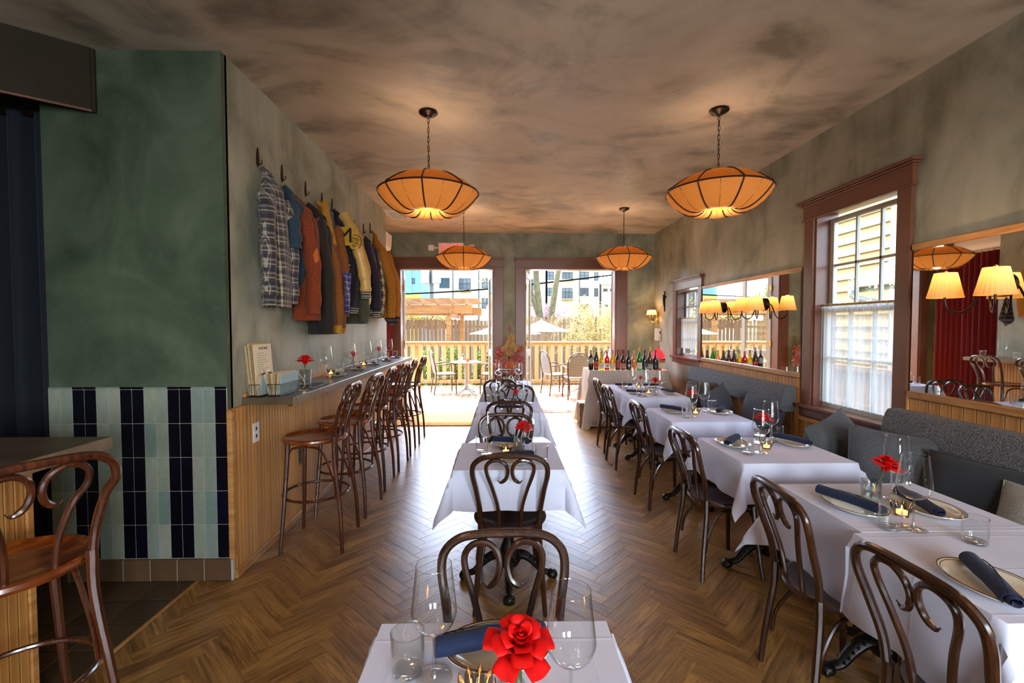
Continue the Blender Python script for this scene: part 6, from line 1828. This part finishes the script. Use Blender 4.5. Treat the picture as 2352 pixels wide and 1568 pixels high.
# fountain-shaped bush
yb_ = thing('forsythia_bush', 'yellow arching bush in front of the right fence', 'bush', (3.30, 15.9, -.75))
rd = random.Random(21)
tw, lf = B(), B()
for k in range(90):
    a = rd.uniform(0, 2 * PI); L = rd.uniform(.7, 1.55); hgt = rd.uniform(1.5, 3.3)
    c, s = math.cos(a), math.sin(a)
    p = cr([(.06 * c, .06 * s, .25), (.2 * L * c, .2 * L * s, .9 + hgt * .3), (.6 * L * c, .6 * L * s, .5 + hgt * .8), (1.0 * L * c, 1.0 * L * s, .5 + hgt * .78), (1.35 * L * c, 1.35 * L * s, .3 + hgt * .55)], 5)
    tw.tube(p, [.014 * (1 - .8 * i / (len(p) - 1)) for i in range(len(p))], 4)
    for q in p[7:]:
        for _ in range(3): leafcloud(lf, q, (.12, .12, .10), 1, .05, 0, rd.randrange(10 ** 6))
obj('twigs', tw, 'twig', yb_, kind='stuff'); obj('foliage', lf, 'leaf_yellow', yb_, smooth=0, kind='stuff')
obj('trunk', B().tube([(0, 0, 0), (0, 0, .45)], .09, 8), 'bark', yb_)
# big bare tree
tr_ = thing('bare_tree', 'large forked tree with mossy bark behind the right fence', 'tree', (1.85, 21.0, -.75))
def limb(p, r0, r1, nm='limb'):
    c = cr(p, 5); n = len(c)
    obj(nm, B().tube(c, [r0 + (r1 - r0) * i / (n - 1) for i in range(n)], 10), 'bark', tr_)
limb([(0, 0, 0), (-.05, 0, 1.6), (-.15, 0, 2.7)], .24, .20, 'trunk')
limb([(-.12, 0, 2.5), (-.22, 0, 3.6), (-.30, .1, 4.8), (-.22, .1, 6.4), (-.1, 0, 8.5)], .17, .09)
limb([(-.15, 0, 2.7), (-.42, -.1, 3.4), (-.62, -.1, 4.2), (-.75, 0, 5.4), (-.9, 0, 7.5)], .13, .06)
limb([(.25, 0, -.1), (.35, 0, 2.2), (.46, 0, 3.2), (.66, 0, 4.5), (.85, .1, 5.6), (.95, .1, 8.0)], .19, .08)
limb([(.80, .1, 5.3), (1.0, .1, 5.9), (1.3, .1, 8.0)], .09, .05)
limb([(.66, 0, 4.5), (.72, .1, 5.3), (.55, .1, 8.0)], .09, .05)
br_ = B()
for k in range(60):
    z = rd.uniform(5.5, 9); a = rd.uniform(0, 2 * PI); L = rd.uniform(1.2, 3.2)
    p = cr([(.2, 0, z), (.2 + L * .5 * math.cos(a), L * .5 * math.sin(a), z + .6), (.2 + L * math.cos(a), L * math.sin(a), z + .4 * rd.uniform(-1, 2))], 5)
    br_.tube(p, [.03 * (1 - .8 * i / (len(p) - 1)) for i in range(len(p))], 4)
obj('branches', br_, 'bark', tr_, kind='stuff')
# leafy tree that the far mirror shows, left of the pergola
foliage_thing('leafy_tree', 'light green tree beyond the left end of the yard, seen in the far mirror', 'tree', (-9.5, 19.0, -.75), [((0, 0, 4.3), (2.6, 2.2, 1.8), 2600), ((2.0, .5, 3.6), (1.6, 1.6, 1.2), 1200)], 'leaf', .17, B().tube([(0, 0, 0), (.1, 0, 2.2), (0, 0, 4.5)], .16, 8), None, 'bark')
fence(-16.0, -6.7, 17.2, 1.5, .152, 'low board fence at the left end of the yard, seen in the far mirror')
foliage_thing('rust_bush', 'rust and yellow bush at the left of the yard, seen in the far mirror', 'bush', (-6.2, 15.5, -.75), [((0, 0, 1.3), (.9, .7, 1.1), 800)], 'orange_leaf', .11, B().tube([(0, 0, 0), (0, 0, 1.2)], .04, 6), None, 'bark')
# overhanging bare branch at the top of the left doorway
ab = thing('arching_branch', 'thin bare branch arching across the top of the left doorway view', 'branch', (.6, 13.0, -.75))
q = B()
for p in ([(0, 0, 0), (.05, 0, 2.2), (.0, 0, 3.55), (-.5, 0, 3.80), (-1.2, 0, 3.55), (-1.5, 0, 3.25)], [(0, 0, 3.55), (-.3, .1, 3.68), (-.8, .1, 3.62), (-1.0, .1, 3.2), (-1.1, .1, 2.95)], [(-.2, 0, 3.7), (-.35, 0, 3.5), (-.45, 0, 3.2)]):
    c = cr(p, 6); q.tube(c, [.022 * (1 - .75 * i / (len(c) - 1)) for i in range(len(c))], 5)
obj('wood', q, 'twig', ab)
lq = B(); leafcloud(lq, (-.7, 0, 3.6), (.7, .1, .25), 90, .05, 0, 4); obj('buds', lq, 'leaf_yellow', ab, smooth=0, kind='stuff')

# ---- cables and pole
pl = thing('utility_pole', 'grey utility pole carrying two transformer cans', 'pole', (-4.55, 30.0, -.75))
obj('mast', B().tube([(0, 0, 0), (0, 0, 8.5)], .14, 10), 'gutter', pl)
for x in (-.36, .36): obj('transformer', B().lathe([(0, 4.95), (.26, 4.98), (.28, 5.05), (.28, 5.75), (.2, 5.85), (0, 5.85)], 20, 0, (x, -.25, 0)), 'white_paint', pl)
obj('cross_arm', B().box(-1.1, -.06, 6.2, 1.1, .06, 6.35), 'gutter', pl)
tag(obj('overhead_cable', B().tube(cr([(-9, 26, 3.15), (-2.0, 24.0, 3.32), (3, 23, 3.75), (9, 22, 4.4)], 6), .035, 6), 'wire'), 'black overhead cable crossing both doorways', 'cable')
pn = thing('slim_pole', 'slim dark pole between the two trunks of the bare tree', 'pole', (2.55, 26.5, -.75))
obj('mast', B().tube([(0, 0, 0), (0, 0, 5.6)], .055, 8), 'wire', pn)
obj('lamp_head', B().lathe([(0, 5.6), (.1, 5.62), (.07, 5.9), (0, 5.95)], 12), 'wire', pn)

# ================================================================ BUILDINGS
def building(name, label, x0, x1, y, z1, mat, wins, balc=(), pipes=(), depth=8.0, steps=()):
    t = thing(name, label, 'building', ((x0 + x1) / 2, y, -.75), 0)
    cx = (x0 + x1) / 2
    ww = B().box(x0 - cx, 0, 0, x1 - cx, depth, z1 + .75)
    for (a, c, zt) in steps: ww.box(a - cx, .4, 0, c - cx, depth, zt + .75)
    obj('wall', ww, mat, t)
    obj('parapet', B().box(x0 - cx - .15, -.15, z1 + .75, x1 - cx + .15, depth + .1, z1 + 1.0), mat, t)
    for (a, za, c, zc) in wins:
        b = B(); fw = .07
        X0, X1, Z0, Z1 = a - cx, c - cx, za + .75, zc + .75
        b.box(X0, -.06, Z0, X1, .0, Z0 + fw).box(X0, -.06, Z1 - fw, X1, 0, Z1).box(X0, -.06, Z0, X0 + fw, 0, Z1).box(X1 - fw, -.06, Z0, X1, 0, Z1)
        if X1 - X0 > .8: b.box((X0 + X1) / 2 - .05, -.055, Z0, (X0 + X1) / 2 + .05, 0, Z1)
        b.box(X0, -.05, (Z0 + Z1) / 2 - .04, X1, 0, (Z0 + Z1) / 2 + .04)
        w = obj('window', b, 'win_frame', t)
        obj('pane', B().box(X0 + .03, -.03, Z0 + .03, X1 - .03, -.01, Z1 - .03), 'win_dark', w)
    for (a, za, c, zc) in balc:
        X0, X1, Z0, Z1 = a - cx, c - cx, za + .75, zc + .75
        f = obj('balcony_door', B().box(X0, -.04, Z0, X1, 0, Z1), 'win_frame', t)
        for k in range(3):
            w3 = (X1 - X0) / 3
            obj('pane', B().box(X0 + w3 * k + .05, -.06, Z0 + .05, X0 + w3 * (k + 1) - .05, -.03, Z1 - .08), 'win_dark', f)
        r = B().box(X0 - .1, -.55, Z0 - .12, X1 + .1, 0, Z0)
        obj('balcony_slab', r, mat, f)
        g = B().box(X0, -.5, Z0 + .85, X1, -.46, Z0 + .9).box(X0, -.5, Z0 + .06, X1, -.46, Z0 + .1)
        k = int((X1 - X0) / .16)
        for i in range(k + 1): g.box(X0 + (X1 - X0) * i / k - .012, -.49, Z0 + .1, X0 + (X1 - X0) * i / k + .012, -.47, Z0 + .85)
        obj('balcony_rail', g, 'win_frame', f)
    for (x, za, zb) in pipes: obj('downspout', B().box(x - cx - .06, -.12, za + .75, x - cx + .06, 0, zb + .75), 'gutter', t)
    return t
s = 60 / 1060.0
def px(x): return (x - 1153) * s
def pz(y): return 1.52 + (748 - y) * s
wl = []
for x0, x1 in ((1010.4, 1033.3), (1107, 1130), (1252.8, 1271.8), (1333, 1352), (978, 988)):
    for y0, y1 in (((639, 662), (685, 708)) if x1 < 1200 else ((624, 642.4), (661, 679.5), (698, 716))): wl.append((px(x0), pz(y1), px(x1), pz(y0)))
for x0, x1 in ((1365, 1374),):
    for y0, y1 in ((625.5, 644), (662, 680.6)): wl.append((px(x0), pz(y1), px(x1), pz(y0)))
for x0, x1 in ((1213, 1232),):
    for y0, y1 in ((642, 666), (686, 703)): wl.append((px(x0), pz(y1), px(x1), pz(y0)))
building('apartment_building', 'long cream apartment building with dark windows across the yard', -13.2, 12.7, 60, 11.5, 'stucco', wl, [(px(1055), pz(667), px(1081.5), pz(640)), (px(1055), pz(712), px(1081.5), pz(686)), (px(1291), pz(642), px(1315), pz(625)), (px(1291), pz(686), px(1315), pz(661.5))], [(px(1041), -.7, 10), (px(1100), -.7, 10), (px(1331), -.7, 10)])
building('apartment_wing', 'lower cream building wing at the right end of the apartments', 13.05, 17.5, 60.5, 6.9, 'stucco', [(px(1388) , pz(668.5), px(1397.5), pz(662)), (px(1404), pz(668.5), px(1413), pz(662)), (px(1391), pz(704), px(1398), pz(699)), (px(1404), pz(704), px(1413), pz(699))], [], [(px(1382.5), -.7, 6.9)])
s4 = 40 / 1060.0
cb_ = building('painted_building', 'blue and yellow panelled building at the left edge of the yard view', -13.5, -6.95, 40, 9.5, 'panel_blue', [(-7.75, 5.15, -7.5, 5.6), (-7.75, 3.35, -7.45, 3.75)], [], [], 6.0)
obj('yellow_panel', B().box(-3.3, -.05, 0, 3.28, -.005, 5.0), 'panel_yellow', cb_)
obj('upper_panel', B().box(2.0, -.06, 5.0, 2.5, -.004, 10.2), 'panel_blue', cb_)
building('white_building', 'white building seen through the small far window', 13, 27, 42, 8.0, 'stucco2', [(14.2, 3.2, 15.4, 4.8), (16.4, 3.2, 17.6, 4.8), (19.2, 3.2, 20.4, 4.8), (14.2, 6, 15.4, 7.4), (16.4, 6, 17.6, 7.4)], [], [], 6.0)
foliage_thing('window_bush', 'bush of orange and green leaves outside the small far window', 'bush', (9.8, 24.0, -.75), [((0, 0, 2.3), (2.2, 1.2, 1.5), 900)], 'orange_leaf', .16, B().tube([(0, 0, 0), (0, 0, 2)], .08, 6), None, 'bark')

# yellow clapboard house beside the near window
ch = thing('clapboard_house', 'pale yellow clapboard house outside the near window', 'house', (6.0, 9.6, -.75))
obj('house_body', B().box(.06, -2.65, 0, 6, 4.6, 7.5), 'clap', ch)
cm = B().prism([(.0, 0), (.06, .0), (.06, .215), (.035, .215)], -2.6, 4.6, 'y').mesh('clapboard', 'clap', 0)
for i in range(36): obj('clapboard', cm, parent=ch, loc=(0, 0, .0 + .205 * i))
obj('corner_board', B().box(-.03, -2.72, 0, .09, -2.58, 7.5), 'white_paint', ch)
obj('side_wall', B().box(.07, -2.70, 0, 6, -2.651, 7.5), 'clap', ch)
w = obj('house_window', B().box(-.05, -.25, 2.0, .02, .95, 2.1).box(-.05, -.25, .85, .02, .95, .95).box(-.05, -.25, .95, .02, -.15, 2.0).box(-.05, .85, .95, .02, .95, 2.0), 'white_paint', ch)
obj('pane', B().box(-.02, -.15, .95, .0, .85, 2.0), 'win_dark', w)
pr_ = thing('porch_roof', 'grey shingled porch roof against the yellow house', 'roof', (5.2, 6.72, 2.15))
RX, RZ = .95, .62
obj('roof_deck', B().prism([(0, -.03), (RX, RZ - .03), (RX, RZ), (0, 0)], -3.4, 0, 'y'), 'gutter', pr_)
sm_ = B().box(0, .003, 0, .17, .117, .012).mesh('shingle', 'shingle', 0)
ang = -math.atan2(RZ, RX)
k = 0
for r in range(8):
    for i in range(26):
        f = r / 8
        obj('shingle', sm_, parent=pr_, loc=(RX * f, -.12 - .12 * i - (.06 if r % 2 else 0), RZ * f + .004), rot=(0, ang, 0)); k += 1
obj('gutter', B().box(-.09, -3.4, -.08, .0, .02, .01, c=.01), 'white_paint', pr_)
obj('fascia', B().box(.0, -3.4, -.14, .03, 0, -.02), 'white_paint', pr_)
obj('downspout', B().tube(cr([(-.05, -.05, -.08), (-.05, -.05, -.2), (.1, -.3, -.30), (.4, -.85, -.40), (.5, -1.0, -.5), (.5, -1.0, -1.2), (.5, -1.0, -2.85)], 6), .045, 10), 'white_paint', pr_)
obj('porch_wall', B().box(.55, -3.3, -2.9, RX - .16, -1.1, -.05), 'clap', pr_)
sf = thing('side_fence', 'grey lattice-topped fence outside the near window', 'fence', (4.3, 3.5, -.75))
for z, zz in ((0, 1.5),):
    m2 = B().box(0, .004, 0, .02, .146, 1.72, c=.003).mesh('fence_board', 'fence', 0)
    for i in range(34): obj('fence_board', m2, parent=sf, loc=(0, .15 * i - .6, 0))
obj('fence_cap', B().box(-.03, -.6, 1.72, .05, 4.5, 1.78), 'fence', sf)
obj('fence_rail', B().box(-.03, -.6, 1.25, .0, 4.5, 1.33), 'fence', sf)
